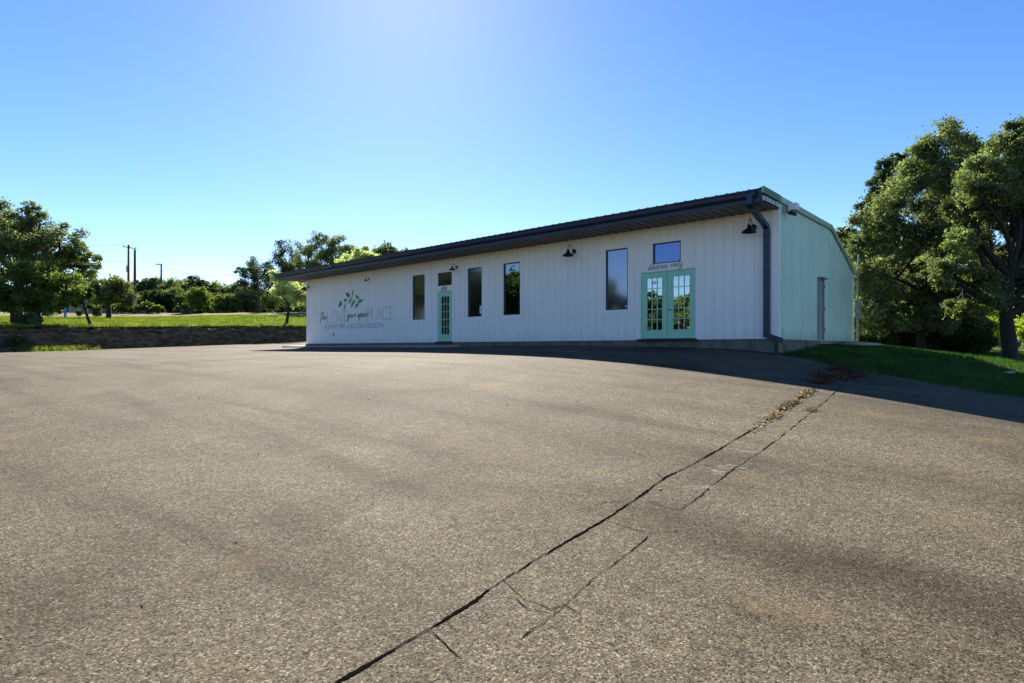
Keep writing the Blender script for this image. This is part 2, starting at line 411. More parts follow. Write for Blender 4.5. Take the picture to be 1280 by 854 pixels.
sheet('grass_field', W + FARR + [(600, 600), (-600, 600), (-600, -60)], fieldz, M['field'], near=1.5)
sheet('ground', list(reversed(W)) + [(-600, -60), (-600, -600), (600, -600)] + list(reversed(FARR)), lotz, M['terrain'], dz=-.03)
# ragged asphalt edge against the lawn
rg = random.Random(3)
edge = resample([(7.55, 16.6), (8.3, 15.0), (9.0, 14.0), (9.7, 13.0), (10.5, 12.2), (14, 9), (22, 3), (32, -6)], .35, False)
edge = [(x + rg.uniform(-.10, .10), y + rg.uniform(-.10, .10)) for x, y in edge]
LOTP = W[:-1] + [(-9, 52), (-8.5, 38.5), (-9, 35), (9, 18.3)] + edge + [(32, -60)]
lot_o = sheet('asphalt_lot', LOTP, lotz, M['asphalt'], near=.8)
from mathutils.bvhtree import BVHTree
_bv = BVHTree.FromPolygons([v.co for v in lot_o.data.vertices], [tuple(p.vertices) for p in lot_o.data.polygons])
def onlot(p):
    p = np.atleast_2d(np.asarray(p, float)); z0 = lotz(p); out = []
    for (x, y), z in zip(p, z0):
        h_ = _bv.ray_cast(Vector((x, y, 20)), Vector((0, 0, -1)))
        out.append(h_[0].z if h_[0] is not None else z)
    return np.array(out)
road = resample([(-130, 76), (-60, 73), (-40, 72), (-10, 73), (0, 74)], 2, False)
roadp = road + [(x, y + 9.5 + .8 * noise3((x, y, 0), .2)) for x, y in reversed(road)]
sheet('gravel_road', roadp, fieldz, M['gravel'], near=2, dz=.03)

# ------------------------------------------------------------------ rock ledge between lot and field
def noise3(p, s, seed=0):
    from mathutils import noise
    return noise.noise(Vector(p) * s + Vector((seed, seed * 1.7, 0)))
def ledge():
    line = resample(W, .30, False); V = []; n = len(line); k = 13
    for i, (x, y) in enumerate(line):
        a = Vector(line[max(i - 1, 0)]); b = Vector(line[min(i + 1, n - 1)]); d = (b - a).normalized()
        nx, ny = d.y, -d.x                       # toward the lot
        z0 = lz(x, y) - .15; z1 = fz(x, y) - .03
        for j in range(k):
            t = j / (k - 1); z = z0 + (z1 - z0) * t
            out = .50 * (1 - t) ** .6 + .55 * abs(noise3((x, y, z * 2.6), .9)) + .35 * noise3((x, y, z * 2), .4, 4) + .30 * noise3((x, y, z * 4), 2.1, 9)
            if j == k - 1: out = -.25
            if j == k - 2: out += .30
            if j >= k - 3: z += .30 * noise3((x, y, 0), .5, 2) + .16 * noise3((x, y, 0), 2.7, 5)
            V.append((x + nx * out, y + ny * out, z))
    Fs = [(i * k + j, (i + 1) * k + j, (i + 1) * k + j + 1, i * k + j + 1) for i in range(n - 1) for j in range(k - 1)]
    return np_mesh('rock_ledge', V, Fs)
tag(link('rock_ledge', ledge(), M['rock']), 'long dark rocky earth bank along the far left edge of the lot, grass on top', 'bank')

# ------------------------------------------------------------------ leaves, grass, trees
def quads(cent, L, Wd, rng, up=None, jitter=.55):
    n = len(cent)
    a = rng.normal(size=(n, 3)); a /= np.linalg.norm(a, axis=1)[:, None]
    b = rng.normal(size=(n, 3))
    if up is not None: a = a + np.array(up); a /= np.linalg.norm(a, axis=1)[:, None]
    b -= (b * a).sum(1)[:, None] * a; b /= np.linalg.norm(b, axis=1)[:, None]
    s = (1 + jitter * rng.uniform(-1, 1, n))[:, None]
    ax = a * L * s; bx = b * Wd * s
    V = np.stack([cent - ax * .5, cent + bx * .5 - ax * .05, cent + ax * .5, cent - bx * .5 - ax * .05], axis=1).reshape(-1, 3)
    return V, np.arange(4 * n).reshape(-1, 4)

def curve_pts(a, b, rng, sag=.15, n=5):
    a = np.array(a, float); b = np.array(b, float); L = np.linalg.norm(b - a)
    off = rng.normal(size=3) * L * sag; off[2] = abs(off[2]) * .6
    return [tuple(a + (b - a) * t + off * math.sin(math.pi * t)) for t in np.linspace(0, 1, n)]

def make_tree(name, base, trunk, lobes, tr, nleaf, leaf, mats, seed, label, fat=1.12, group=None, cat='tree', bark='bark', clump=.34, squash=.8, trunk_n=9, twigs=True):
    """base world point; trunk: offsets from the base; lobes: (dx,dy,dz,r) from the base"""
    rng = np.random.default_rng(seed)
    root = empty(name, base)
    tag(root, label, cat, group)
    mb = MB()
    n = len(trunk)
    mb.tube([(trunk[0][0], trunk[0][1], trunk[0][2] - .25)] + list(trunk), [tr * 1.45] + [tr * (1.12 - .55 * i / max(1, n - 1)) for i in range(n)], trunk_n)
    top = np.array(trunk[-1], float); vol = sum(l[3] ** 2 for l in lobes); cents = []
    for li, (dx, dy, dz, r) in enumerate(lobes):
        c = np.array((dx, dy, dz), float)
        st = np.array(trunk[rng.integers(max(1, n // 2), n)] if n > 2 else top, float)
        limb = curve_pts(st, c, rng, .10, 6)
        mb.tube(limb, list(np.linspace(tr * .52, tr * .13, 6)), 6, False)
        r = r * fat; cr = clump * r * 1.12
        k = max(6, int(1.35 / clump ** 2 * 1.05))
        d = rng.normal(size=(k, 3)); d /= np.linalg.norm(d, axis=1)[:, None]
        d[:, 2] *= squash; rad = r * rng.uniform(.45, 1.02, k)
        cc = c + d * rad[:, None]
        for q in cc:
            cents.append((q, cr * rng.uniform(.65, 1.25), r * r / k))
            if twigs and rng.random() < .6:
                s0 = np.array(limb[rng.integers(3, 6)])
                mb.tube(curve_pts(s0, q, rng, .12, 4), list(np.linspace(tr * .13, tr * .03, 4)), 4, False)
    mb.build('trunk', M[bark], root, smooth=True)
    tot = sum(w for _, _, w in cents)
    pts = []
    for q, cr, w in cents:
        m = max(4, int(nleaf * w / tot))
        d = rng.normal(size=(m, 3)); d /= np.linalg.norm(d, axis=1)[:, None]
        rr = cr * rng.uniform(.2, 1, m) ** .55 * (1 + .18 * rng.normal(size=m)) * np.where(rng.random(m) < .28, rng.uniform(1.0, 1.75, m), 1)
        d[:, 2] *= .78
        pts.append(q + d * rr[:, None])
    pts = np.vstack(pts)
    V, Fq = quads(pts, leaf, leaf * .62, rng)
    link('crown', np_mesh('crown', V, Fq), M[mats], root)
    return root

def px_tree(name, Z, trunk_px, lobes_px, zf, **kw):
    """trunk and lobes given by photo pixels at distance Z (depth offsets in metres)"""
    bx, by = trunk_px[0][:2]
    X = (bx - 640) / F * Z; base = Vector((X, Z, zf(X, Z)))
    tr = [(0, 0, 0)]
    for t in trunk_px[1:]:
        q = P(t[0], t[1], Z) - base; tr.append((q.x, t[2] if len(t) > 2 else 0, q.z))
    rng = random.Random(int(Z * 10 + bx)); lobes = []
    for l in lobes_px:
        dy = l[3] if len(l) > 3 else rng.uniform(-.8, .8) * l[2] / F * Z * .9
        q = P(l[0], l[1], Z + dy) - base; lobes.append((q.x, q.y, q.z, l[2] / F * Z))
    return make_tree(name, base, tr, lobes, **kw)

def copy_tree(o, loc, rz, s, label, group=None):
    c = o.copy(); C.objects.link(c); c.location = loc; c.rotation_euler.z = rz; c.scale = s
    c['label'] = label
    if group: c['group'] = group
    elif 'group' in c: del c['group']
    for ch in o.children:
        d = ch.copy(); C.objects.link(d); d.parent = c
    return c

# --- right-hand side
px_tree('oak_tree', 25.5, [(1152, 440), (1150, 410), (1155, 370), (1160, 330), (1165, 290)],
  [(1182, 186, 32), (1160, 215, 30), (1212, 222, 24), (1130, 240, 32), (1180, 250, 40), (1095, 272, 28), (1128, 290, 34), (1078, 305, 18), (1170, 305, 38), (1100, 340, 30), (1140, 352, 36), (1180, 355, 30), (1210, 275, 26), (1082, 345, 18), (1150, 185, 14), (1205, 180, 12), (1190, 395, 26, 0.6), (1205, 232, 32), (1222, 262, 28), (1112, 378, 26), (1205, 355, 34), (1150, 388, 24), (1085, 372, 18), (1195, 300, 30), (1230, 320, 26), (1078, 398, 20, -.8), (1100, 402, 20, -.6), (1130, 396, 20, -.8), (1172, 400, 22, -.8), (1208, 392, 22, -.5), (1222, 190, 18), (1070, 350, 16)],
  lz, tr=.17, nleaf=190000, leaf=.092, mats='oak', seed=11, clump=.30, label='tall broad green oak right beside the mint end wall of the building')
px_tree('oak_tree', 19.5, [(1262, 449), (1261, 425), (1258, 400), (1257, 385), (1262, 345), (1272, 300)],
  [(1278, 190, 26), (1250, 215, 24), (1300, 225, 40), (1236, 250, 26), (1275, 262, 32), (1212, 262, 24), (1330, 280, 48), (1205, 300, 22), (1290, 300, 28), (1225, 345, 26), (1320, 350, 36), (1285, 345, 22), (1370, 230, 48), (1195, 335, 20), (1240, 285, 14), (1264, 184, 26), (1278, 168, 20), (1240, 225, 24), (1236, 372, 20), (1205, 375, 24), (1255, 330, 24), (1300, 180, 34), (1275, 225, 32), (1180, 345, 20), (1226, 212, 24), (1232, 245, 22), (1215, 235, 20, -1.0)],
  lz, tr=.215, nleaf=150000, leaf=.080, mats='oak', seed=23, clump=.32, label='oak with a thick dark forked trunk standing in the lawn at the right edge')
t = bpy.data.objects['oak_tree.001']
mb = MB(); base = t.location
for path, r in (([(1257, 388), (1240, 360), (1228, 325), (1222, 290), (1215, 262)], .12), ([(1262, 395), (1285, 372), (1310, 355), (1340, 340)], .10), ([(1260, 385), (1262, 350), (1268, 310), (1262, 260)], .12)):
    pts = [P(x, y, 19.5) - base for x, y in path]
    mb.tube(pts, list(np.linspace(r, r * .35, len(pts))), 8, False)
mb.build('limb', M['bark'], t, smooth=True)
px_tree('juniper_tree', 31, [(1100, 432), (1100, 330), (1105, 240)],
  [(1112, 208, 12), (1103, 225, 15), (1112, 245, 20), (1095, 255, 18), (1082, 285, 18), (1070, 310, 16), (1062, 335, 14), (1090, 330, 24), (1068, 300, 10), (1085, 370, 24), (1050, 292, 5), (1120, 200, 8), (1134, 196, 8)],
  lz, tr=.2, nleaf=40000, leaf=.11, mats='oak_dark', seed=31, clump=.3, squash=1.0, cat='tree', label='dark pointed juniper rising behind the broad oak, just past the building roof end')
# dark thicket under the oaks
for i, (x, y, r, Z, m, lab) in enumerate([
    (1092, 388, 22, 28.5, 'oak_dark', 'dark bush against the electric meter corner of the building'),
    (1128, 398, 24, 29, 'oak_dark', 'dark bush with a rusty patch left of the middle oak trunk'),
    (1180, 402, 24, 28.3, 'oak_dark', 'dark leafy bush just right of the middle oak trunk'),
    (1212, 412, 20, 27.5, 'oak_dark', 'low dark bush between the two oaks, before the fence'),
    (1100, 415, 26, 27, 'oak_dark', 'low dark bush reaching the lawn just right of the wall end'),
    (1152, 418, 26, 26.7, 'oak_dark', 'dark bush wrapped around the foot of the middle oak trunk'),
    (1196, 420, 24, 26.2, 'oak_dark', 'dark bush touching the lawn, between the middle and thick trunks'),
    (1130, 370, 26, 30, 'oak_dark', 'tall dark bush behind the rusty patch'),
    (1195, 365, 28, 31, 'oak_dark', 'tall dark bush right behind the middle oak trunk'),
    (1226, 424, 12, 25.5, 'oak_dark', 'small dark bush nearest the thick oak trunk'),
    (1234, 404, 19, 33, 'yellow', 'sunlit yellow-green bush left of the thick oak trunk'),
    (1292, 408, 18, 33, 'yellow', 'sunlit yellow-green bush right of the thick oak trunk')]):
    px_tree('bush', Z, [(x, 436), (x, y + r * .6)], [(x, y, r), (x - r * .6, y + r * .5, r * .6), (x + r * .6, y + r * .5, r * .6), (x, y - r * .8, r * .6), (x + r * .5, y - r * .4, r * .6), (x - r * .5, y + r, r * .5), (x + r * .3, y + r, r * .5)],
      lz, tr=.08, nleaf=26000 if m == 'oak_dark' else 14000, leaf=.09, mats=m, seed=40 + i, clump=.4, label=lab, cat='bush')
rng = np.random.default_rng(8)
bb = [o for o in bpy.data.objects if o.name.startswith('bush')][1]
q = P(1123, 388, 28.2) - bb.location
d = rng.normal(size=(500, 3)); d /= np.linalg.norm(d, axis=1)[:, None]
V, Fq = quads(np.array(q) + d * (rng.uniform(.2, 1, 500) ** .5 * .42)[:, None], .11, .07, rng)
tag(link('foliage', np_mesh('foliage', V, Fq), M['rusty'], bb), 'rusty brown leaves')

# --- left-hand side
px_tree('oak_tree', 47, [(22, 405), (20, 375), (25, 345), (30, 320)],
  [(15, 278, 24), (50, 282, 20), (-15, 290, 30), (38, 262, 10), (74, 300, 20), (95, 312, 15), (112, 322, 11), (40, 312, 30), (0, 325, 34), (82, 335, 20), (-50, 300, 34), (-40, 340, 34), (66, 322, 18), (122, 333, 5), (105, 340, 12), (-85, 320, 32)],
  fz, tr=.42, nleaf=75000, leaf=.155, mats='oak', seed=51, fat=1.22, clump=.30, label='largest oak, spreading wide crown at the left edge behind the bank')
px_tree('oak_tree', 42, [(48, 407), (46, 390), (50, 370)],
  [(60, 350, 24), (30, 352, 24), (85, 358, 17), (5, 362, 22), (52, 372, 20), (80, 375, 13), (-25, 360, 26), (20, 380, 15), (65, 388, 9), (35, 340, 16)],
  fz, tr=.22, nleaf=55000, leaf=.135, mats='oak_light', seed=52, fat=1.2, clump=.32, label='low bright green oak in front of the largest oak at the left edge')
px_tree('small_tree', 43.5, [(114, 408), (110, 398), (106, 385), (103, 372)],
  [(103, 372, 9), (94, 382, 6), (116, 386, 6), (98, 392, 4), (110, 365, 7), (122, 392, 4)],
  fz, tr=.11, nleaf=2600, leaf=.17, mats='oak_dark', seed=53, clump=.45, bark='bark', label='thin crooked dark tree leaning at the top edge of the bank')
px_tree('oak_tree', 66, [(136, 392), (136, 378), (138, 366)],
  [(135, 355, 15), (150, 362, 12), (120, 358, 13), (142, 372, 12), (158, 374, 9), (126, 370, 11), (108, 362, 10)],
  fz, tr=.25, nleaf=22000, leaf=.2, mats='oak', seed=54, fat=1.4, clump=.34, label='rounded oak just left of the paired utility poles')
for i, (x, y, r, Z, m, zf_, lab) in enumerate([
    (38, 398, 8, 41, 'oak', fz, 'small green bush on top of the bank at the left'),
    (24, 402, 6, 40.6, 'oak_dark', fz, 'small dark bush at the lip of the bank at the left'),
    (160, 383, 8, 80, 'oak_light', fz, 'green bush around the foot of the paired poles'),
    (147, 384, 6, 80, 'oak_light', fz, 'green bush left of the paired poles, past the gravel road'),
    (184, 383, 7, 80, 'oak_light', fz, 'rounded green bush right of the paired poles'),
    (229, 385, 6, 78, 'oak', fz, 'lone small round bush on the field edge, middle of the far treeline'),
    (197, 386, 5, 79, 'oak_light', fz, 'low pale bush under the single utility pole'),
    (8, 424, 11, 37.2, 'oak_dark', lz, 'dark bush hanging over the bank at the left edge')]):
    px_tree('bush', Z, [(x, y + r * .9), (x, y + r * .3)], [(x, y, r * .8), (x - r * .8, y + r * .2, r * .6), (x + r * .8, y + r * .2, r * .6), (x + r * 1.3, y + r * .4, r * .4)],
      zf_, tr=.05, nleaf=2600, leaf=.17 if Z < 50 else .28, mats=m, seed=70 + i, clump=.5, label=lab, cat='bush', twigs=False)

# trees behind the left end of the building
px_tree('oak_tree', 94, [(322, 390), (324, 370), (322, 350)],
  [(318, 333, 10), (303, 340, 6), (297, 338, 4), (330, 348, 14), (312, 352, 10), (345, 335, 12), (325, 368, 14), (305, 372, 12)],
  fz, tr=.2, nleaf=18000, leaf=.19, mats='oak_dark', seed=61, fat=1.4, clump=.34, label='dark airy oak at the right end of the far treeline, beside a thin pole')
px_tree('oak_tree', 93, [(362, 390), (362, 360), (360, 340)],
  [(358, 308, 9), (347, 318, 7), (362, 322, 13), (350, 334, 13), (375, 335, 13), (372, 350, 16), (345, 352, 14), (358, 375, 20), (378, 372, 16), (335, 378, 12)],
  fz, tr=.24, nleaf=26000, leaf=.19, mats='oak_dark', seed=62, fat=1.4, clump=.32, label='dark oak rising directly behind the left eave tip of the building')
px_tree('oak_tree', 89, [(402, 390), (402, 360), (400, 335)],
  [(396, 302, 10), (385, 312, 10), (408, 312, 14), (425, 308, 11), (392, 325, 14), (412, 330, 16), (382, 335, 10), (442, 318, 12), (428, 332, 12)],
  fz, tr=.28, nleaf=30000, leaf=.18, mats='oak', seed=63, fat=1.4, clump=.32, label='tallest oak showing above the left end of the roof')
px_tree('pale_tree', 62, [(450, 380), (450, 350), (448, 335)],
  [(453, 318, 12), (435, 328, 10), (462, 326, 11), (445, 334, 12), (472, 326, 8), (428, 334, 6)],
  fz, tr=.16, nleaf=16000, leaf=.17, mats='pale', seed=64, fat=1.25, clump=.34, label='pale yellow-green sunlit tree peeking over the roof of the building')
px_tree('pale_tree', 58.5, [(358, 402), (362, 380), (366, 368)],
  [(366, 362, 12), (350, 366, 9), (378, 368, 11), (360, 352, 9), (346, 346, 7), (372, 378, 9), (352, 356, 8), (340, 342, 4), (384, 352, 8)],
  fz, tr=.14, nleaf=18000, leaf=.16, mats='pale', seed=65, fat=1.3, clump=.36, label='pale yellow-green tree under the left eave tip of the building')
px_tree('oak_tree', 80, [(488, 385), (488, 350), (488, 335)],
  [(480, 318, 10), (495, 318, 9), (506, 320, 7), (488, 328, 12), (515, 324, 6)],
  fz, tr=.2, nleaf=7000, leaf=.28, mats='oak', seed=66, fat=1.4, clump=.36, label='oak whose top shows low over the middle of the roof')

# far treeline: copies of three shapes
protoA = make_tree('oak_tree', (0, 0, 0), [(0, 0, 0), (.1, 0, 1.2), (0, .1, 2.4)], [(0, 0, 4.6, 1.6), (1.4, .3, 3.6, 1.4), (-1.5, .2, 3.5, 1.5), (.4, -1.3, 3.2, 1.3), (.2, 1.3, 3.4, 1.4), (-1.6, -.6, 2.2, 1.1), (1.7, -.4, 2.1, 1.1), (0, -.9, 1.7, 1.2)],
    .2, 11000, .27, 'oak', 81, 'x', clump=.36)
protoB = make_tree('oak_tree', (0, 0, 0), [(0, 0, 0), (-.1, 0, 1.0), (.2, 0, 2.2)], [(.3, 0, 4.2, 1.3), (1.6, 0, 4.9, 1.0), (-1.3, .2, 4.0, 1.3), (2.1, -.3, 3.1, 1.2), (-2.1, .3, 2.7, 1.2), (0, -1, 2.9, 1.4), (.8, .9, 3.0, 1.3), (-.9, -.8, 1.7, 1.2), (1.2, -.8, 1.6, 1.1)],
    .2, 11000, .27, 'oak_dark', 82, 'x', clump=.36)
protoC = make_tree('oak_tree', (0, 0, 0), [(0, 0, 0), (0, .1, .9), (-.1, 0, 2)], [(0, 0, 3.9, 1.5), (1.2, .5, 3.0, 1.3), (-1.2, -.2, 3.1, 1.3), (.2, -1, 2.2, 1.3), (-.9, .9, 2.4, 1.3), (1.4, -.6, 1.6, 1.0), (-1.4, -.6, 1.5, 1.0)],
    .17, 9000, .25, 'oak_light', 83, 'x', clump=.38)
protos = [protoA, protoB, protoC]; used = [False] * 3
rr = random.Random(77)
def place(k, loc, s, label, group):
    rz = rr.uniform(0, 6.28); sc = (s * rr.uniform(.9, 1.15), s * rr.uniform(.9, 1.15), s)
    if not used[k]:
        used[k] = True; o = protos[k]; o.location = loc; o.rotation_euler.z = rz; o.scale = sc; o['label'] = label; o['group'] = group
        return o
    return copy_tree(protos[k], loc, rz, sc, label, group)
skyl = [(118, 350), (132, 347), (150, 348), (165, 350), (180, 343), (195, 344), (210, 347), (225, 346), (240, 341), (254, 345), (268, 350), (280, 352), (292, 351), (306, 354)]
for i, (x, y) in enumerate(skyl):
    for row in range(2):
        Z = 96 + rr.uniform(-3, 3) - row * 11
        xx = x + rr.uniform(-4, 4) + row * 6; X = (xx - 640) / F * Z; z = fz(X, Z)
        top = CZ + (436 - (y + row * rr.uniform(8, 18))) / F * Z
        place(rr.choice([0, 0, 1, 1, 2]) if row == 0 else rr.choice([0, 1, 2]), (X, Z, z - .2), max(.6, (top - z) / 6.0), 'green oak in the far treeline beyond the gravel road', 'trees of the far treeline')
for i in range(40):
    x = -40 + i * 11 + rr.uniform(-4, 4); Z = rr.uniform(104, 112); X = (x - 640) / F * Z; z = fz(X, Z)
    place(rr.choice([1, 1, 0]), (X, Z, z - 1.2), rr.uniform(.95, 1.1), 'green oak in the far treeline beyond the gravel road', 'trees of the far treeline')
# wood behind the right-hand oaks
for i in range(22):
    x = 1062 + i * 13 + rr.uniform(-6, 6); Z = rr.uniform(46, 66); X = (x - 640) / F * Z; z = lz(X, Z)
    place(rr.choice([0, 1, 2, 2]), (X, Z, z - .2), rr.uniform(1.1, 1.7), 'tree in the sunlit wood behind the rail fence', 'trees behind the rail fence')
# trees the windows reflect (left of and behind the photographer)
for i, (x, y, s) in enumerate([(-50, 30, 1.7), (-53, 22, 1.6), (-51, 14, 1.35), (-55, 7, 1.5), (-56, 0, 1.15), (-60, -8, 1.25), (-62, -17, 1.2), (-66, -26, 1.35), (-60, -36, 1.15), (-50, -46, 1.4), (-38, -55, 1.2), (-24, -60, 1.4), (-8, -60, 1.3), (8, -62, 1.5), (-62, 16, 1.9), (-64, 26, 2.0), (-70, 5, 1.5), (-72, -14, 1.5)]):
    place(i % 3, (x, y, (fz if x < -46 and y > -50 else lz)(x, y) - .2), s, 'oak on the rise along the left side of the lot, outside the picture', 'trees reflected in the windows')

for i, (x, y) in enumerate([(-47.5 - (k % 3) * 1.5, 26 - k * 4.2) for k in range(18)] + [(-44 + k * 5, -52 - k) for k in range(9)]):
    place([1, 0, 2][i % 3], (x, y, (fz if x < -46 and y > -45 else lz)(x, y) - 2.2), .95, 'oak on the rise along the left side of the lot, outside the picture', 'trees reflected in the windows')
# --- grass
def blades(name, n, region, zf, hmin, hmax, w, mat, seed, label, keep=None, cat='grass'):
    rng = np.random.default_rng(seed)
    p = np.c_[rng.uniform(region[0], region[1], n * 3), rng.uniform(region[2], region[3], n * 3)]
    if keep is not None: p = p[keep(p)]
    p = p[:n]; n = len(p); z = zf(p)
    h = rng.uniform(hmin, hmax, n); a = rng.uniform(0, 2 * np.pi, n); lean = rng.normal(size=(n, 2)) * .35
    dx, dy = np.cos(a) * w * .5, np.sin(a) * w * .5
    V = np.empty((n, 3, 3))
    V[:, 0] = np.c_[p[:, 0] - dx, p[:, 1] - dy, z - .02]; V[:, 1] = np.c_[p[:, 0] + dx, p[:, 1] + dy, z - .02]
    V[:, 2] = np.c_[p[:, 0] + lean[:, 0] * h, p[:, 1] + lean[:, 1] * h, z + h]
    o = link(name, np_mesh(name, V.reshape(-1, 3), np.arange(3 * n).reshape(-1, 3)), mat)
    return tag(o, label, cat, kind='stuff')
BO = Vector((7.49, 16.8)); UX = Vector((.7422, -.6702)); UY = Vector((.6702, .7422))
def in_build(p, m=.05):
    q = p - np.array(BO); a = q @ np.array(UX); b = q @ np.array(UY)
    return (a < m) & (a > -26.2) & (b > -.3) & (b < 8.9)
lotpoly = resample(LOTP, 1)
def lawn_keep(p):
    return ~inside(lotpoly, p) & ~in_build(p) & (p[:, 0] > p[:, 1] * .40)
blades('lawn_grass', 230000, (7.4, 34, 2, 30), lotz, .04, .12, .016, M['blade'], 5, 'short green lawn beside the mint end wall', lawn_keep)
fieldpoly = W + FARR + [(600, 600), (-600, 600), (-600, -60)]
blades('field_grass', 70000, (-62, -15, 28, 72), fieldz, .06, .20, .07, M['blade_dry'], 6, 'sunlit yellow-green grass on top of the bank', lambda p: inside(fieldpoly, p) & (p[:, 0] > -p[:, 1] * .92 - 2))
# weeds along the foot of the bank and in the pavement joint
def tuft(name, pts, hmin, hmax, w, mat, seed, label, spread=.12, per=14, cat='weeds', zf=lotz):
    rng = np.random.default_rng(seed); A = np.repeat(np.array(pts, float), per, axis=0); A += rng.normal(size=A.shape) * spread
    n = len(A); z = zf(A); h = rng.uniform(hmin, hmax, n); a = rng.uniform(0, 6.28, n); lean = rng.normal(size=(n, 2)) * .5
    dx, dy = np.cos(a) * w * .5, np.sin(a) * w * .5; V = np.empty((n, 3, 3))
    V[:, 0] = np.c_[A[:, 0] - dx, A[:, 1] - dy, z - .01]; V[:, 1] = np.c_[A[:, 0] + dx, A[:, 1] + dy, z - .01]
    V[:, 2] = np.c_[A[:, 0] + lean[:, 0] * h, A[:, 1] + lean[:, 1] * h, z + h]
    return tag(link(name, np_mesh(name, V.reshape(-1, 3), np.arange(3 * n).reshape(-1, 3)), mat), label, cat, kind='stuff')
foot = []
rw = random.Random(9)
for (x, y) in resample(W[1:8], .22, False):
    if rw.random() < .62: foot.append((x + rw.uniform(.5, 1.0), y - rw.uniform(.0, .5)))
tuft('bank_weeds', foot, .06, .28, .05, M['blade_dry'], 12, 'low weeds growing along the foot of the bank')
cl = [(-29.8 + rw.gauss(0, .8), 38.6 + rw.gauss(0, .9)) for _ in range(90)]
lip = [(x + rw.uniform(-.1, .45) * .8, y - rw.uniform(-.1, .45) * .5) for x, y in resample(W[1:8], .12, False)]
tuft('lip_grass', lip, .12, .32, .05, M['blade_dry'], 14, 'ragged grass overhanging the top edge of the bank', .16, 9, zf=fieldz)
tuft('weed_patch', cl, .12, .42, .06, M['blade_dry'], 13, 'patch of tall yellow-green weeds in front of the bank', .25, 30)

# ------------------------------------------------------------------ cracks in the asphalt
def hit(x, y):
    """where the line of sight through a photo pixel meets the lot"""
    d = Vector(((x - 640) / F, 1, (436 - y) / F)); lo = .5
    t = .5
    while t < 60:
        if CZ + d.z * t < lz(d.x * t, t): break
        t += .25
    a, b = t - .25, t
    for _ in range(14):
        m = (a + b) / 2
        if CZ + d.z * m < lz(d.x * m, m): b = m
        else: a = m
    return (d.x * b, b)
def ground_ribbon(mb, pix, w, rng, dz=.005, wob=.012, step=.03, dash=0):
    pts = [Vector(hit(*p)) for p in pix]; line = []
    for a, b in zip(pts, pts[1:]):
        k = max(1, int((b - a).length / step)); line += [a.lerp(b, j / k) for j in range(k)]
    line.append(pts[-1])
    n = len(line); ph = rng.uniform(0, 9); L = []; 
    for i, p in enumerate(line):
        d = (line[min(i + 1, n - 1)] - line[max(i - 1, 0)]).normalized(); nr = Vector((-d.y, d.x))
        off = wob * (noise3((p.x, p.y, ph), 3) + .6 * noise3((p.x, p.y, ph), 11))
        wd = w * (.75 + 1.3 * max(-.22, noise3((p.x, p.y, ph + 5), 4))) 
        if dash and noise3((p.x, p.y, ph + 9), 2.2) < dash - .55: wd = 0
        end = min(1, i / 3, (n - 1 - i) / 3); wd *= max(.1, end)
        jg = rng.uniform(-.35, .35) * w; L.append((p + nr * (off + jg + wd * rng.uniform(.6, 1.2)), p + nr * (off + jg - wd * rng.uniform(.6, 1.2))))
    xy = np.array([tuple(q) for pr in L for q in pr]); z = onlot(xy) + dz
    mb.add([(x, y, zz) for (x, y), zz in zip(xy, z)], [(2 * i, 2 * i + 1, 2 * i + 3, 2 * i + 2) for i in range(n - 1)])
rc = random.Random(4)
joint = [(405, 866), (425, 852), (480, 821), (534, 790), (574, 765), (628, 726), (675, 697), (706, 680), (739, 660), (780, 633), (800, 620.5), (833, 597), (869, 579), (903, 559), (929, 544), (952, 530), (965, 520), (980, 510), (996, 501), (1012, 489)]
mb = MB(); ground_ribbon(mb, joint, .0095, rc, wob=.012)
M['fine_crack'] = simple('fine_crack_gap', (.016, .012, .009, 1), 1, .5, 20, spec=0)
tag(mb.build('pavement_joint', M['crack']), 'wide open joint crossing the asphalt from the bottom edge to the leaf pile', 'crack', kind='structure')
mb = MB()
for pix, w, ds in ([[(1047, 488), (1033, 500), (1019, 512), (1004, 524), (990, 536), (968, 552), (944, 569), (928, 580), (913, 590), (890, 608), (867, 626), (846, 640)], .008, 0],
    [[(813, 669), (780, 696), (756, 714), (730, 735), (706, 756), (680, 778), (648, 802)], .006, 0],
    [[(537, 790), (556, 806), (580, 826)], .012, 0], [[(598, 710), (628, 726), (655, 748), (688, 762), (706, 757), (728, 772)], .005, 0],
    [[(756, 651), (778, 658), (800, 664), (812, 666), (830, 669)], .006, 0], [[(736, 634), (760, 628), (775, 627), (790, 628)], .005, 0],
    [[(803, 624), (825, 632), (846, 640)], .008, 0], [[(873, 580), (888, 583), (900, 583)], .008, 0], [[(908, 558), (930, 562), (944, 566)], .006, 0],
    [[(962, 528), (978, 530), (990, 530)], .005, 0], [[(640, 745), (660, 760), (700, 768)], .004, .2], [[(505, 808), (498, 800), (480, 792), (470, 786)], .003, .1],
    [[(832, 600), (826, 594), (818, 590)], .005, 0], [[(1045, 489), (1052, 480), (1060, 474), (1072, 466)], .008, 0], [[(1014, 486), (1030, 489), (1047, 489)], .006, 0]):
    ground_ribbon(mb, pix, w * .8, rc, wob=.02, dash=ds)
tag(mb.build('pavement_cracks', M['fine_crack']), 'finer parallel and cross cracks right of the wide joint', 'crack', kind='structure')
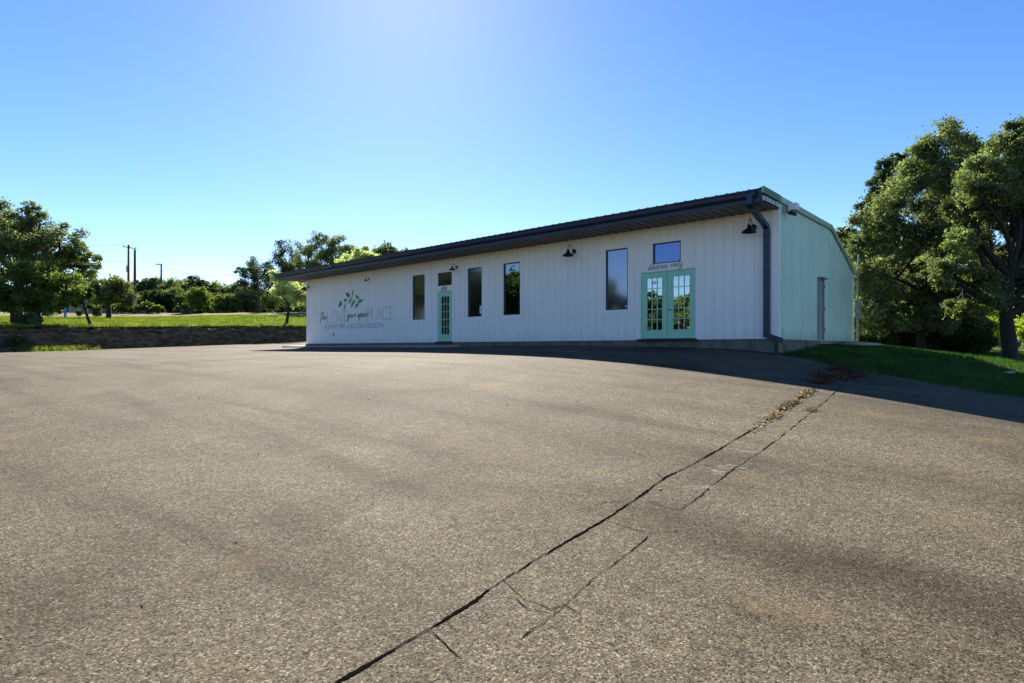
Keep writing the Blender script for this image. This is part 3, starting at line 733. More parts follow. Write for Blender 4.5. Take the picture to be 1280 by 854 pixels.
# pale cement rubbed into the cracks
def blob(mb, cx, cy, rx, ry, seed, dz=.004):
    r_ = random.Random(seed); c = Vector(hit(cx, cy)); n = 26; vs = [(c.x, c.y)]
    for k in range(n):
        a = 2 * math.pi * k / n; s = .65 + .5 * noise3((math.cos(a) * 2, math.sin(a) * 2, seed), 1.3) + r_.uniform(-.08, .08)
        vs.append((c.x + math.cos(a) * rx * s, c.y + math.sin(a) * ry * s))
    z = onlot(vs) + dz
    mb.add([(x, y, zz) for (x, y), zz in zip(vs, z)], [(0, 1 + k, 1 + (k + 1) % n) for k in range(n)])
mb = MB()
for i, (x, y, a, b) in enumerate([(876, 610, .22, .10), (912, 584, .20, .12), (942, 566, .22, .08), (983, 531, .22, .10), (1015, 513, .10, .10), (898, 591, .10, .16), (1006, 520, .14, .06)]):
    blob(mb, x, y, a, b, i + 3)
tag(mb.build('cement_patches', M['patch']), 'pale worn cement smears along the parallel crack', 'patch', kind='structure')

# litter
def litter(name, pts, size, mat, seed, label, lift=.03):
    rng = np.random.default_rng(seed); A = np.array(pts, float); z = onlot(A) + rng.uniform(.004, lift, len(A))
    V, Fq = quads(np.c_[A, z], size, size * .5, rng, jitter=.5)
    V = V.reshape(-1, 4, 3); c = V.mean(axis=1, keepdims=True); V[:, :, 2] = c[:, :, 2] + (V[:, :, 2] - c[:, :, 2]) * .35
    V = V.reshape(-1, 3); zz = np.repeat(onlot(A), 4) + .003; V[:, 2] = np.maximum(V[:, 2], zz)
    return tag(link(name, np_mesh(name, V, Fq), mat), label, 'leaves', kind='stuff')
rng = np.random.default_rng(21)
def along(a, b, n, s):
    a = np.array(hit(*a)); b = np.array(hit(*b)); t = rng.uniform(0, 1, n)[:, None]
    return a + (b - a) * t + rng.normal(size=(n, 2)) * s
pile = np.vstack([along((1030, 473), (1072, 468), 2300, .16), along((1046, 466), (1056, 462), 700, .14), along((1018, 480), (1036, 477), 500, .10)])
litter('leaf_pile', pile, .075, M['litter'], 3, 'heap of dead brown leaves in the shade at the lawn edge', .09)
dry = np.vstack([along((1000, 497), (1015, 487), 420, .05), along((975, 512), (994, 501), 420, .05), along((962, 523), (972, 517), 220, .04), along((1012, 514), (1017, 511), 90, .05), along((940, 540), (962, 524), 80, .04)])
litter('dry_leaf_trail', dry, .055, M['straw'], 4, 'yellowed dry leaves caught in the joint below the leaf pile', .035)
sc = np.c_[rng.uniform(-16, 9, 420), rng.uniform(2, 22, 420)]
sc = sc[inside(lotpoly, sc)]
litter('scattered_leaves', sc, .04, M['litter'], 5, 'stray dead leaves dotted over the sunlit asphalt', .012)
sc = np.c_[rng.uniform(-8, 7, 260), rng.uniform(2, 14, 260)]
sc = sc[inside(lotpoly, sc)]
litter('stray_straw', sc, .028, M['straw'], 6, 'tiny pale chips dotted over the sunlit asphalt', .01)

# ------------------------------------------------------------------ the building
FZ = CZ + .27
B = empty('shop_building', (BO.x, BO.y, FZ), math.atan2(UX.y, UX.x))
tag(B, 'long low white shop building with navy eave and mint green end wall', 'building')
Lx = 26.0; DEP = 8.8; ZT = 3.65

def fpx(x, y):
    a = (x - 640) / F; t_ = (7.49 - 16.8 * a) / (.742 + .67 * a); Z = 16.8 + .67 * t_
    return (-t_, Z * (436 - y) / F - .27)

openings = [(-16.30, -15.44, 1.07, 3.12), (-14.51, -13.61, 2.51, 3.09), (-14.56, -13.59, .03, 2.26), (-12.60, -11.77, 1.07, 3.12), (-10.54, -9.66, 1.07, 3.13), (-5.71, -4.84, 1.06, 3.13), (-3.90, -2.93, 2.48, 3.14), (-4.35, -2.44, .03, 2.24)]
def ribbed(x0, x1, z0, z1, pitch, prof, holes, ytop=None):
    """sheet in the x-z plane; prof: list of (fraction offset m, y depth) inside one pitch"""
    xs = []
    k0 = math.floor(x0 / pitch)
    k = k0
    while k * pitch < x1:
        for dx, y in prof: xs.append((k * pitch + dx, y))
        k += 1
    def yat(x):
        for (a, ya), (b, yb) in zip(xs, xs[1:]):
            if a <= x <= b: return ya + (yb - ya) * ((x - a) / (b - a) if b > a else 0)
        return 0
    xv = sorted(set([x for x, _ in xs if x0 < x < x1] + [x0, x1] + [h for o in holes for h in o[:2]]))
    zv = sorted(set([z0, z1] + [h for o in holes for h in o[2:]]))
    V = []; Fs = []; nz = len(zv)
    for x in xv:
        y = yat(x)
        for z in zv: V.append((x, y, ytop(x) if (ytop and z == z1) else z))
    for i in range(len(xv) - 1):
        for j in range(nz - 1):
            cx = (xv[i] + xv[i + 1]) / 2; cz = (zv[j] + zv[j + 1]) / 2
            if any(o[0] < cx < o[1] and o[2] < cz < o[3] for o in holes): continue
            Fs.append((i * nz + j, (i + 1) * nz + j, (i + 1) * nz + j + 1, i * nz + j + 1))
    return V, Fs
V, Fs = ribbed(-Lx, -.02, 0, ZT + .1, .305, [(0, 0), (.260, 0), (.264, .032), (.298, .032), (.3049, 0)], openings)
mb = MB(); mb.add(V, Fs); front = mb.build('front_wall', M['white'], B)
# side (mint) wall: y runs into the depth; top follows the roof
prof_roof = [(-1.33, 4.0), (0, 4.0), (5.4, 4.0), (7.4, 3.27), (8.95, 2.66)]
def rooftop(s):
    if s < -1.33: return 4.0
    for (a, za), (b, zb) in zip(prof_roof, prof_roof[1:]):
        if a <= s <= b: return za + (zb - za) * (s - a) / (b - a)
    return prof_roof[-1][1]
SD = (3.88, 4.50, .03, 2.05)
rib = [(0, 0), (.165, 0), (.176, -.035), (.210, -.035), (.2284, 0)]
V, Fs = ribbed(0.02, DEP, 0, 5, .2286, rib, [SD, (5.39, 5.41, 0, -1)][:1], ytop=lambda s: rooftop(s) - .1)
V = [(y, s, z) for s, y, z in V]                     # ribs stand out in +x
mb = MB(); mb.add(V, Fs); mb.build('side_wall', M['mint_siding'], B)
# far end and back walls
mb = MB()
mb.add([(-Lx, 0, 0), (-Lx, DEP, 0), (-Lx, DEP, 2.6), (-Lx, 7.4, 3.17), (-Lx, 5.4, 3.9), (-Lx, 0, 3.9)], [(0, 5, 4, 3, 2, 1)])
mb.add([(-Lx, DEP, 0), (0, DEP, 0), (0, DEP, 2.65), (-Lx, DEP, 2.65)], [(0, 3, 2, 1)])
mb.build('back_wall', M['mint_siding'], B)
mb = MB(); mb.box(-Lx - .04, .05, -.035, DEP + .03, -.75, -.012); mb.build('foundation', M['concrete'], B)
# dark rubber closure strip along the foot of the siding
mb = MB()
x = -Lx
while x < -.1:
    mb.box(x, x + .27, -.03, .02, -.02, .012); x += .305
mb.build('base_flashing', M['charcoal'], B)
mb = MB()
mb.box(-.165, .035, -.028, .0, -.005, ZT); mb.box(.031, .037, -.028, .10, -.005, ZT + .08)
mb.build('corner_trim', M['trim'], B)
# room behind the glass
mb = MB()
x0, x1, y0, y1 = -25.9, -.1, .12, 5.0
v = [(x0, y0, .0), (x1, y0, .0), (x1, y1, .0), (x0, y1, .0), (x0, y0, 3.4), (x1, y0, 3.4), (x1, y1, 3.4), (x0, y1, 3.4)]
mb.add(v, [(0, 1, 2, 3), (7, 6, 5, 4), (3, 2, 6, 7), (0, 3, 7, 4), (1, 5, 6, 2)])
mb.build('interior', M['interior'], B)
# roof
def ribroof():
    V = []; Fs = []; x = -27.1; cols = []
    while x < .02:
        cols += [(x, 0), (x + .22, 0), (x + .235, .016), (x + .275, .016), (x + .29, 0)]; x += .305
    cols.append((.06, 0)); ss = [p[0] for p in prof_roof]
    n = len(ss)
    for cx, dz in cols:
        for s in ss: V.append((cx, s, rooftop(s) + dz))
    for i in range(len(cols) - 1):
        for j in range(n - 1): Fs.append((i * n + j, (i + 1) * n + j, (i + 1) * n + j + 1, i * n + j + 1))
    m_ = MB(); m_.add(V, Fs); return m_
roof = ribroof().build('roof', M['roof'], B)
# fascia + gutter + soffit
mb = MB(); mb.box(-27.1, .0, -1.27, -1.22, 3.66, 3.985); mb.build('fascia', M['navy'], B)
mb = MB()
x = -27.05
V = []; cols = []
while x < -.02:
    cols += [(x, 0), (x + .20, 0), (x + .23, .028), (x + .275, .028), (x + .304, 0)]; x += .305
for cx, dz in cols: V += [(cx, -1.22, 3.66 + dz), (cx, -.002, 3.66 + dz)]
mb.add(V, [(2 * i, 2 * i + 1, 2 * i + 3, 2 * i + 2) for i in range(len(cols) - 1)])
mb.build('soffit', M['charcoal'], B)
# return of the overhang at the left end
mb = MB(); mb.box(-27.12, -26.95, -1.2, 8.8, 3.66, 3.98) if False else None
mb = MB(); mb.add([(-27.09, -1.25, 3.66), (-27.09, 5.4, 3.66), (-27.09, 5.4, 3.98), (-27.09, -1.25, 3.98)], [(0, 1, 2, 3)])
mb.add([(-27.09, -1.2, 3.661), (-26.0, -1.2, 3.661), (-26.0, 5.4, 3.661), (-27.09, 5.4, 3.661)], [(0, 3, 2, 1)])
mb.build('end_soffit', M['charcoal'], B)
gut = MB()
sec = [(-1.27, 3.95), (-1.275, 3.80), (-1.35, 3.78), (-1.385, 3.83), (-1.395, 3.90), (-1.42, 3.945), (-1.425, 3.975), (-1.41, 3.977), (-1.405, 3.95)]
def sweep(m_, sec, xa, xb):
    n = len(sec); m_.add([(xx, y, z) for xx in (xa, xb) for y, z in sec], [(i, i + 1, n + i + 1, n + i) for i in range(n - 1)])
    m_.add([(xx_, y, z) for xx_ in (xa,) for y, z in sec], [tuple(range(n))]); m_.add([(xb, y, z) for y, z in sec], [tuple(range(n - 1, -1, -1))])
sweep(gut, sec, -27.1, -21.6); sweep(gut, sec, -20.9, -.12)
gut.box(-21.62, -20.88, -1.415, -1.27, 3.79, 3.90)
gut.build('gutter', M['navy'], B)
mb = MB(); mb.box(-27.1, -.02, -1.31, -1.272, 3.655, 3.74); mb.build('drip_edge', M['navy'], B, bevel=.006)
# rake trim following the roof end
def rake(y0_, y1_, x0_, x1_, drop0, drop1, lift=.035):
    m_ = MB(); ss = [y0_] + [p[0] for p in prof_roof if y0_ < p[0] < y1_] + [y1_]
    V = []
    for s in ss:
        zt = rooftop(s) + lift
        V += [(x0_, s, zt - drop1), (x1_, s, zt - drop1), (x1_, s, zt), (x0_, s, zt)]
    Fs = [(0, 1, 2, 3)]
    for i in range(len(ss) - 1):
        for k in range(4): Fs.append((4 * i + k, 4 * (i + 1) + k, 4 * (i + 1) + (k + 1) % 4, 4 * i + (k + 1) % 4))
    Fs.append(tuple(4 * (len(ss) - 1) + k for k in (3, 2, 1, 0)))
    m_.add(V, Fs); return m_
rk = rake(-1.35, 8.98, .03, .075, 0, .165).build('rake_trim', M['mint_rake'], B)
rake(-1.352, -.02, .078, .088, 0, .175, .037).build('rake_cover', simple('dark_green_trim', (.10, .22, .15, 1), .5, .2, 4), rk)
# pale ribbed end of the overhang above the soffit
mb = MB()
for k in range(4):
    y = -.98 + k * .24; mb.box(.0, .04, y, y + .13, 3.69, 3.83)
mb.box(-.01, .01, -1.2, -.03, 3.665, 3.84)
mb.build('overhang_end', M['roof_edge'], B)
# downspout
mb = MB()
def rect_sweep(m_, pts, w, d):
    V = []; n = len(pts)
    for i, p in enumerate(pts):
        p = Vector(p); dd = (Vector(pts[min(i + 1, n - 1)]) - Vector(pts[max(i - 1, 0)])).normalized()
        ax = Vector((1, 0, 0)) if abs(dd.x) < .5 else Vector((0, 0, 1))
        if abs(dd.x) >= .5: ax = Vector((0, 1, 0))
        bx = dd.cross(ax).normalized()
        V += [p + ax * w * sx + bx * d * sy for sx, sy in ((-.5, -.5), (.5, -.5), (.5, .5), (-.5, .5))]
    Fs = [(0, 3, 2, 1)]
    for i in range(n - 1):
        for k in range(4): Fs.append((4 * i + k, 4 * i + (k + 1) % 4, 4 * (i + 1) + (k + 1) % 4, 4 * (i + 1) + k))
    Fs.append(tuple(4 * (n - 1) + k for k in range(4)))
    m_.add(V, Fs)
rect_sweep(mb, [(-.27, -1.34, 3.86), (-.27, -1.34, 3.62), (-.27, -1.27, 3.55), (-.27, -.16, 3.20), (-.27, -.10, 3.12), (-.27, -.10, .34), (-.27, -.10, .26)], .15, .12)
mb.box(-.36, -.18, -.175, -.028, 1.90, 1.93); mb.box(-.36, -.18, -.175, -.028, 2.95, 2.98)
sp = mb.build('downspout', M['navy'], B)
mb = MB(); mb.box(-.345, -.195, -.165, -.035, .06, .30)
rect_sweep(mb, [(-.30, -.10, .14), (-.10, -.10, .05), (.14, -.10, -.03)], .12, .13)
mb.build('downspout_elbow', M['navy'], sp)
mb = MB(); mb.box(-.02, .07, -.17, -.06, -.75, -.06); mb.build('drain_leader', M['black'], sp)

# --- windows
def window(x0, x1, z0, z1, mat, bl=.17, br=.19, bt=.16, bb=.18, dark=False):
    fr = MB()
    fr.box(x0 - bl, x0 - .002, -.014, .02, z0 - bb, z1 + bt); fr.box(x1 + .002, x1 + br, -.014, .02, z0 - bb, z1 + bt)
    fr.box(x0 - .002, x1 + .002, -.014, .02, z1 + .002, z1 + bt); fr.box(x0 - .002, x1 + .002, -.014, .02, z0 - bb, z0 - .002)
    w = fr.build('window', M['trim'], B)
    r = MB(); t = .028
    r.box(x0, x0 + t, -.006, .10, z0, z1); r.box(x1 - t, x1, -.006, .10, z0, z1)
    r.box(x0 + t, x1 - t, -.006, .10, z1 - t, z1); r.box(x0 + t, x1 - t, -.006, .10, z0, z0 + t)
    r.build('frame', M['black'], w)
    p = MB(); p.add([(x0 + t, .045, z0 + t), (x1 - t, .045, z0 + t), (x1 - t, .045, z1 - t), (x0 + t, .045, z1 - t)], [(0, 1, 2, 3)])
    p.build('pane', mat, w)
    return w
o = openings
window(*o[0], M['film']); window(*o[1], M['film'], bb=.001); window(*o[3], M['film']); window(*o[4], M['clear']); window(*o[5], M['greyfilm']); window(*o[6], M['dull'], .42, .40, .16, .001)

def door(x0, x1, z0, z1, gx0, gx1, gz0, gz1, hinge_right, root):
    """glazed leaf with fifteen lights"""
    d = MB(); y0_, y1_ = .012, .055
    d.box(x0, gx0, y0_, y1_, z0, z1); d.box(gx1, x1, y0_, y1_, z0, z1)
    d.box(gx0, gx1, y0_, y1_, gz1, z1); d.box(gx0, gx1, y0_, y1_, z0, gz0)
    leaf = d.build('door', M['mint_door'], root)
    b = MB(); t = .03
    b.box(gx0 - t, gx0, .000, .011, gz0 - t, gz1 + t); b.box(gx1, gx1 + t, .000, .011, gz0 - t, gz1 + t)
    b.box(gx0, gx1, .000, .011, gz1, gz1 + t); b.box(gx0, gx1, .000, .011, gz0 - t, gz0)
    b.build('glass_bead', M['mint_door'], leaf)
    m_ = MB(); w = .011
    for i in (1, 2):
        x = gx0 + (gx1 - gx0) * i / 3; m_.box(x - w, x + w, .018, .03, gz0, gz1)
    for i in range(1, 5):
        z = gz0 + (gz1 - gz0) * i / 5; m_.box(gx0, gx1, .016, .032, z - w, z + w)
    m_.build('muntins', M['mint_muntin'], leaf)
    p = MB(); p.add([(gx0, .035, gz0), (gx1, .035, gz0), (gx1, .035, gz1), (gx0, .035, gz1)], [(0, 1, 2, 3)])
    p.build('pane', M['doorglass'] if root is not B or x1 > -6 else M['clear'], leaf)
    return leaf
def handle(x, leaf, dirn):
    h = MB(); h.lathe([(0, .0), (.032, .0), (.032, -.012), (.012, -.016), (.012, -.045), (0, -.05)], (x, .012, .98), 14, 'y')
    h.tube([(x, -.035, .98), (x + dirn * .11, -.038, .98)], .010, 8)
    h.build('handle', M['steel'], leaf); h = MB()
    h.lathe([(0, 0), (.030, 0), (.030, -.018), (0, -.02)], (x, .012, 1.12), 14, 'y')
    h.build('lock', M['steel'], leaf)
# single door
j = MB(); j.box(-14.72, -14.562, -.014, .06, .0, 2.507); j.box(-13.588, -13.44, -.014, .06, .0, 2.507); j.box(-14.562, -13.588, -.014, .06, 2.262, 2.507)
j.build('door_surround', M['trim'], B)
lf = door(-14.545, -13.605, .05, 2.245, -14.33, -13.80, .36, 2.03, True, B); handle(-14.47, lf, 1)
s = MB(); s.box(-14.6, -13.55, -.12, .05, -.03, .04); s.build('threshold', M['black'], B)
# double door
j = MB(); j.box(-4.54, -4.352, -.014, .06, 0, 2.476); j.box(-2.438, -2.27, -.014, .06, 0, 2.476); j.box(-4.352, -2.438, -.014, .06, 2.242, 2.476)
j.build('door_surround', M['trim'], B)
j = MB(); j.box(-4.352, -4.315, -.01, .06, .03, 2.24); j.box(-2.475, -2.438, -.01, .06, .03, 2.24); j.box(-4.315, -2.475, -.01, .06, 2.205, 2.24)
j.build('door_frame', M['mint_door'], B)
lf = door(-4.31, -3.402, .06, 2.20, -4.14, -3.58, .34, 2.03, False, B)
st = MB(); st.box(-3.93, -3.80, .0312, .0322, 1.83, 1.93); st.build('notice', M['paper'], lf)
lf = door(-3.388, -2.48, .06, 2.20, -3.21, -2.64, .34, 2.03, False, B); handle(-3.33, lf, 1)
s = MB(); s.box(-4.42, -2.38, -.14, .05, -.03, .045); s.build('threshold', M['black'], B)
# grey side door (in the mint wall)
s0, s1, z0, z1 = SD
d = MB(); d.box(-.03, .0, s0 + .05, s1 - .05, .04, z1 - .04); ds = d.build('side_door', M['greydoor'], B)
d = MB(); d.box(-.04, .05, s0, s0 + .05, .03, z1); d.box(-.04, .05, s1 - .05, s1, .03, z1); d.box(-.04, .05, s0 + .05, s1 - .05, z1 - .04, z1); d.box(-.02, .16, s0 - .05, s1 + .06, z1 + .01, z1 + .05)
d.build('frame', M['greydoor'], ds)
for z in (.3, 1.0, 1.75):
    d = MB(); d.tube([(.055, s1 - .03, z), (.055, s1 - .03, z + .12)], .015, 8); d.build('hinge', M['black'], ds)
d = MB(); d.box(.0, .16, s0 - .2, s1 + 1.9, -.11, -.03); d.build('sill', M['slab'], ds)

# things seen in the windows
tl = empty('table_lamp', B.matrix_world @ Vector((0, 0, 0)))
bpy.context.view_layer.update()
BW = B.matrix_world.copy()
def at_wall(name, x, y, z): 
    q = BW @ Vector((x, y, z)); return empty(name, q, B.rotation_euler.z)
bpy.data.objects.remove(tl)
tl = at_wall('table_lamp', -15.85, .42, .80)
tag(tl, 'pale drum-shaded table lamp standing inside the leftmost window', 'lamp')
m_ = MB(); m_.lathe([(0, 0), (.10, 0), (.10, .02), (.03, .05), (.06, .18), (.05, .30), (.015, .36), (.015, .46)], (0, 0, 0), 16); m_.build('lamp_base', M['slab'], tl, smooth=True)
m_ = MB(); m_.lathe([(.20, .42), (.17, .76), (.165, .76), (.195, .42)], (0, 0, 0), 24); m_.build('lamp_shade', M['paper'], tl, smooth=True)
m_ = MB(); m_.box(-.6, .7, -.18, .25, -.06, 0); m_.box(-.55, -.49, -.15, .2, -.8, -.06); m_.box(.6, .66, -.15, .2, -.8, -.06)
side = at_wall('side_table', -15.85, .42, .80); tag(side, 'low table inside the leftmost window, under the lamp', 'table'); m_.build('table_top', M['bark'], side)
an = at_wall('ornament', -12.1, .38, 1.05); tag(an, 'white branching ornament inside the tall window right of the single door', 'ornament')
m_ = MB()
for pts, r in (([(0, 0, 0), (.02, 0, .25), (-.02, 0, .5), (-.10, 0, .68)], .022), ([(.0, 0, .22), (.12, 0, .36), (.14, 0, .48)], .018), ([(0, 0, .34), (-.12, 0, .42), (-.20, 0, .56)], .016), ([(0, 0, 0), (-.08, 0, -.1)], .02)):
    m_.tube(pts, [r, r * .8, r * .7, r * .5][:len(pts)], 7)
m_.lathe([(0, -.02), (.10, -.02), (.10, .0), (.03, .02)], (0, 0, 0), 16)
m_.build('body', M['plastic_white'], an)
nt_ = MB(); nt_.box(-11.93, -11.81, .030, .034, 1.18, 1.52)
wn = [c for c in B.children if c.name.startswith('window')][2]
nt_.build('notice', M['paper'], wn)
nt_ = MB(); nt_.box(-4.97, -4.92, .038, .042, 1.13, 1.19); nt_.build('sticker', M['paper'], [c for c in B.children if c.name.startswith('window')][4])

# --- lettering
def cat_rom(pts, k=6):
    out = []; n = len(pts)
    for i in range(n - 1):
        p0 = pts[max(i - 1, 0)]; p1 = pts[i]; p2 = pts[i + 1]; p3 = pts[min(i + 2, n - 1)]
        for j in range(k):
            t = j / k
            out.append(tuple(.5 * (2 * p1[a] + (p2[a] - p0[a]) * t + (2 * p0[a] - 5 * p1[a] + 4 * p2[a] - p3[a]) * t * t + (3 * p1[a] - p0[a] - 3 * p2[a] + p3[a]) * t ** 3) for a in (0, 1)))
    out.append(pts[-1]); return out
def arc(cx, cz, rx, rz, a0, a1, n=16): return [(cx + rx * math.cos(R(a0 + (a1 - a0) * i / n)), cz + rz * math.sin(R(a0 + (a1 - a0) * i / n))) for i in range(n + 1)]
SER = {  # thin serif capitals: (strokes, width); second number = weight
 'L': ([([(.12, 0), (.12, 1)], 1), ([(0, 1), (.26, 1)], .5), ([(0, 0), (.60, 0), (.62, .24)], .5)], .70),
 'O': ([(arc(.42, .5, .40, .51, 0, 360, 28), .75)], .90),
 'V': ([([(.05, 1), (.38, 0)], 1), ([(.38, 0), (.72, 1)], .5), ([(-.05, 1), (.18, 1)], .5), ([(.6, 1), (.84, 1)], .5)], .80),
 'E': ([([(.12, 0), (.12, 1)], 1), ([(0, 1), (.56, 1), (.58, .80)], .5), ([(.12, .52), (.45, .52)], .5), ([(0, 0), (.60, 0), (.62, .22)], .5)], .72),
 'P': ([([(.12, 0), (.12, 1)], 1), ([(0, 0), (.26, 0)], .5), ([(0, 1), (.30, 1)] + arc(.32, .74, .26, .26, 90, -90, 10) + [(.12, .48)], .7)], .68),
 'A': ([([(.38, 1.02), (.04, 0)], .5), ([(.38, 1.02), (.72, 0)], 1), ([(.15, .36), (.60, .36)], .5), ([(-.06, 0), (.16, 0)], .5), ([(.6, 0), (.84, 0)], .5)], .82),
 'C': ([(arc(.44, .5, .42, .51, 48, 312, 24), .85), ([(.72, .88), (.74, .68)], .5)], .84)}
SCR = {  # brush-script letters, x-height .5; (strokes, advance)
 'T': ([[(0, .95), (.3, 1.02), (.75, 1.06)], [(.42, 1.0), (.36, .5), (.26, -.1), (.16, -.32)]], .50),
 'h': ([[(0, .05), (.2, .7), (.26, 1.0), (.17, .9), (.1, .0), (.22, .4), (.32, .42), (.32, .02), (.46, .12)]], .46),
 'e': ([[(0, .12), (.2, .28), (.28, .42), (.18, .48), (.08, .25), (.16, .02), (.4, .14)]], .40),
 'y': ([[(.0, .45), (.06, .12), (.18, .08), (.32, .46), (.24, -.15), (.06, -.48), (.0, -.32), (.28, .0), (.44, .12)]], .44),
 'o': ([[(.26, .46), (.06, .38), (.06, .06), (.24, .04), (.32, .3), (.24, .46), (.3, .36), (.5, .40)]], .46),
 'u': ([[(0, .44), (.04, .1), (.16, .04), (.3, .42), (.32, .1), (.48, .12)]], .48),
 'r': ([[(0, .1), (.12, .48), (.22, .40), (.34, .44), (.32, .1), (.46, .10)]], .46),
 's': ([[(0, .08), (.2, .48), (.28, .2), (.16, .0), (.06, .06), (.4, .14)]], .40),
 'p': ([[(0, .2), (.12, .5), (.02, -.5)], [(.08, .2), (.2, .46), (.34, .36), (.28, .06), (.12, .04), (.48, .12)]], .46),
 'a': ([[(.32, .42), (.12, .44), (.04, .14), (.14, .02), (.32, .42), (.32, .06), (.48, .12)]], .48),
 'c': ([[(.30, .40), (.16, .47), (.04, .22), (.14, .02), (.42, .14)]], .40),
 'd': ([[(.30, .40), (.12, .42), (.03, .12), (.14, .02), (.32, .40), (.46, 1.0), (.34, .5), (.32, .06), (.48, .12)]], .46),
 'l': ([[(0, .1), (.22, .7), (.26, .98), (.17, .9), (.10, .1), (.2, .02), (.36, .12)]], .34),
 'i': ([[(0, .12), (.12, .46), (.10, .06), (.28, .12)], [(.15, .66), (.18, .70)]], .28),
 'v': ([[(0, .42), (.08, .44), (.14, .04), (.32, .46), (.44, .40)]], .42),
 'n': ([[(0, .12), (.1, .46), (.1, .02), (.26, .46), (.34, .40), (.34, .04), (.48, .12)]], .48), ' ': ([], .30)}
YW = -.005
def serif(mb, text, x0, x1, z0, z1, w):
    tot = sum(SER[c][1] for c in text); s = (x1 - x0) / tot; h = z1 - z0; x = x0
    for c in text:
        for pts, k in SER[c][0]:
            mb.ribbon([(x + p[0] * s, z0 + p[1] * h) for p in pts], w * k, YW - .0006 * k)
        x += SER[c][1] * s
def script(mb, text, x0, x1, z0, h, w, rise=0):
    tot = sum(SCR[c][1] for c in text); s = (x1 - x0) / tot; x = x0; q = 0
    for c in text:
        for pts in SCR[c][0]:
            cp = cat_rom(pts, 7); n = len(cp)
            ww = []
            for i in range(n):
                a = cp[max(i - 1, 0)]; b = cp[min(i + 1, n - 1)]; up = (b[1] - a[1]) / (math.hypot(b[0] - a[0], b[1] - a[1]) + 1e-6)
                ww.append(w * (.95 - .45 * up))
            mb.ribbon([(x + p[0] * s + p[1] * h * .18, z0 + p[1] * h + rise * (x - x0)) for p in cp], ww, YW - .001 - .0002 * (q % 3)); q += 1
        x += SCR[c][1] * s
def textmesh(body, x0, x1, z0, z1, name, mat, parent, bold=0):
    cu = bpy.data.curves.new(name, 'FONT'); cu.body = body; cu.size = 1; cu.offset = bold
    ob = bpy.data.objects.new(name, cu); C.objects.link(ob)
    bpy.context.view_layer.update()
    me = bpy.data.meshes.new_from_object(ob.evaluated_get(bpy.context.evaluated_depsgraph_get()))
    bpy.data.objects.remove(ob)
    n = len(me.vertices); co = np.empty(n * 3); me.vertices.foreach_get('co', co); co = co.reshape(-1, 3)
    mn, mx = co.min(0), co.max(0)
    out = np.c_[x0 + (co[:, 0] - mn[0]) / (mx[0] - mn[0]) * (x1 - x0), np.full(n, YW), z0 + (co[:, 1] - mn[1]) / (mx[1] - mn[1]) * (z1 - z0)]
    me.vertices.foreach_set('co', out.ravel().astype(np.float32)); me.update()
    return link(name, me, mat, parent)
S = at_wall('wall_sign', 0, 0, 0)
tag(S, 'large leaf emblem and lettering THE LOVE YOUR SPACE PLACE on the white wall', 'sign')
for tx, a, b, c_, d_ in (('LOVE', -23.80, -21.66, 1.16, 1.74), ('PLACE', -20.05, -17.70, 1.16, 1.76)):
    mb = MB(); serif(mb, tx, a, b, c_, d_, .022); mb.build('serif_lettering', M['grey_letter'], S)
for tx, a, b, c_, d_ in (('The', -24.60, -23.78, 1.34, .36), ('your space', -21.80, -19.90, 1.36, .36)):
    mb = MB(); script(mb, tx, a, b, c_, d_, .022); mb.build('script_lettering', M['black_letter'], S)
textmesh('FURNITURE', -23.98, -21.98, .80, 1.05, 'small_lettering', M['grey_letter2'], S)
textmesh('DECOR', -21.66, -20.34, .78, 1.03, 'small_lettering', M['grey_letter2'], S)
textmesh('DESIGN', -20.14, -18.62, .77, 1.02, 'small_lettering', M['grey_letter2'], S)
mb = MB()
for cx in (-21.80, -20.24):
    mb = MB(); mb.add([(cx, YW, .90)] + [(cx + .05 * math.cos(a * .5236), YW, .90 + .05 * math.sin(a * .5236)) for a in range(12)], [(0, 1 + i, 1 + (i + 1) % 12) for i in range(12)])
    mb.build('dot', M['grey_letter2'], S)
# emblem leaves: photo px ends of each leaf
def vleaf(a, b, wd, mat, k=9):
    (xa, za), (xb, zb) = fpx(*a), fpx(*b); dx, dz = xb - xa, zb - za; L = math.hypot(dx, dz); nx, nz = -dz / L, dx / L
    m_ = MB(); pts = []; ws = []
    for i in range(k + 1):
        t = i / k; bend = .05 * L * math.sin(math.pi * t)
        pts.append((xa + dx * t + nx * bend, za + dz * t + nz * bend)); ws.append(max(.002, wd * math.sin(math.pi * t ** .85) ** .8 * L))
    m_.ribbon(pts, ws, YW - .001); m_.build('emblem_leaf', mat, S)
def e(x, y): return (395 + x / 12.19, 355 + y / 12.19)
for a, b, wd, mt in [((560, 200), (568, 70), .12, 'leaf_green'), ((500, 305), (548, 205), .17, 'leaf_green'), ((535, 362), (605, 235), .16, 'leaf_green'), ((430, 405), (455, 290), .15, 'leaf_green'),
   ((340, 352), (405, 300), .22, 'leaf_green'), ((402, 312), (355, 255), .22, 'leaf_green'), ((425, 265), (480, 240), .28, 'leaf_green'), ((595, 362), (655, 305), .20, 'leaf_teal'), ((635, 290), (725, 245), .17, 'leaf_green'),
   ((660, 225), (600, 165), .20, 'leaf_green'), ((520, 180), (455, 140), .26, 'leaf_brown'), ((815, 460), (830, 420), .2, 'leaf_teal')]:
    vleaf(e(*a), e(*b), wd, M[mt])
mb = MB()
for pts in ([(535, 362), (545, 280), (556, 195)], [(430, 405), (420, 340), (400, 310)], [(540, 350), (590, 300), (640, 280)], [(548, 260), (530, 200), (500, 175)]):
    mb.ribbon(cat_rom([fpx(*e(*p)) for p in pts], 5), .007, YW)
mb.build('emblem_stem', M['leaf_green'], S)
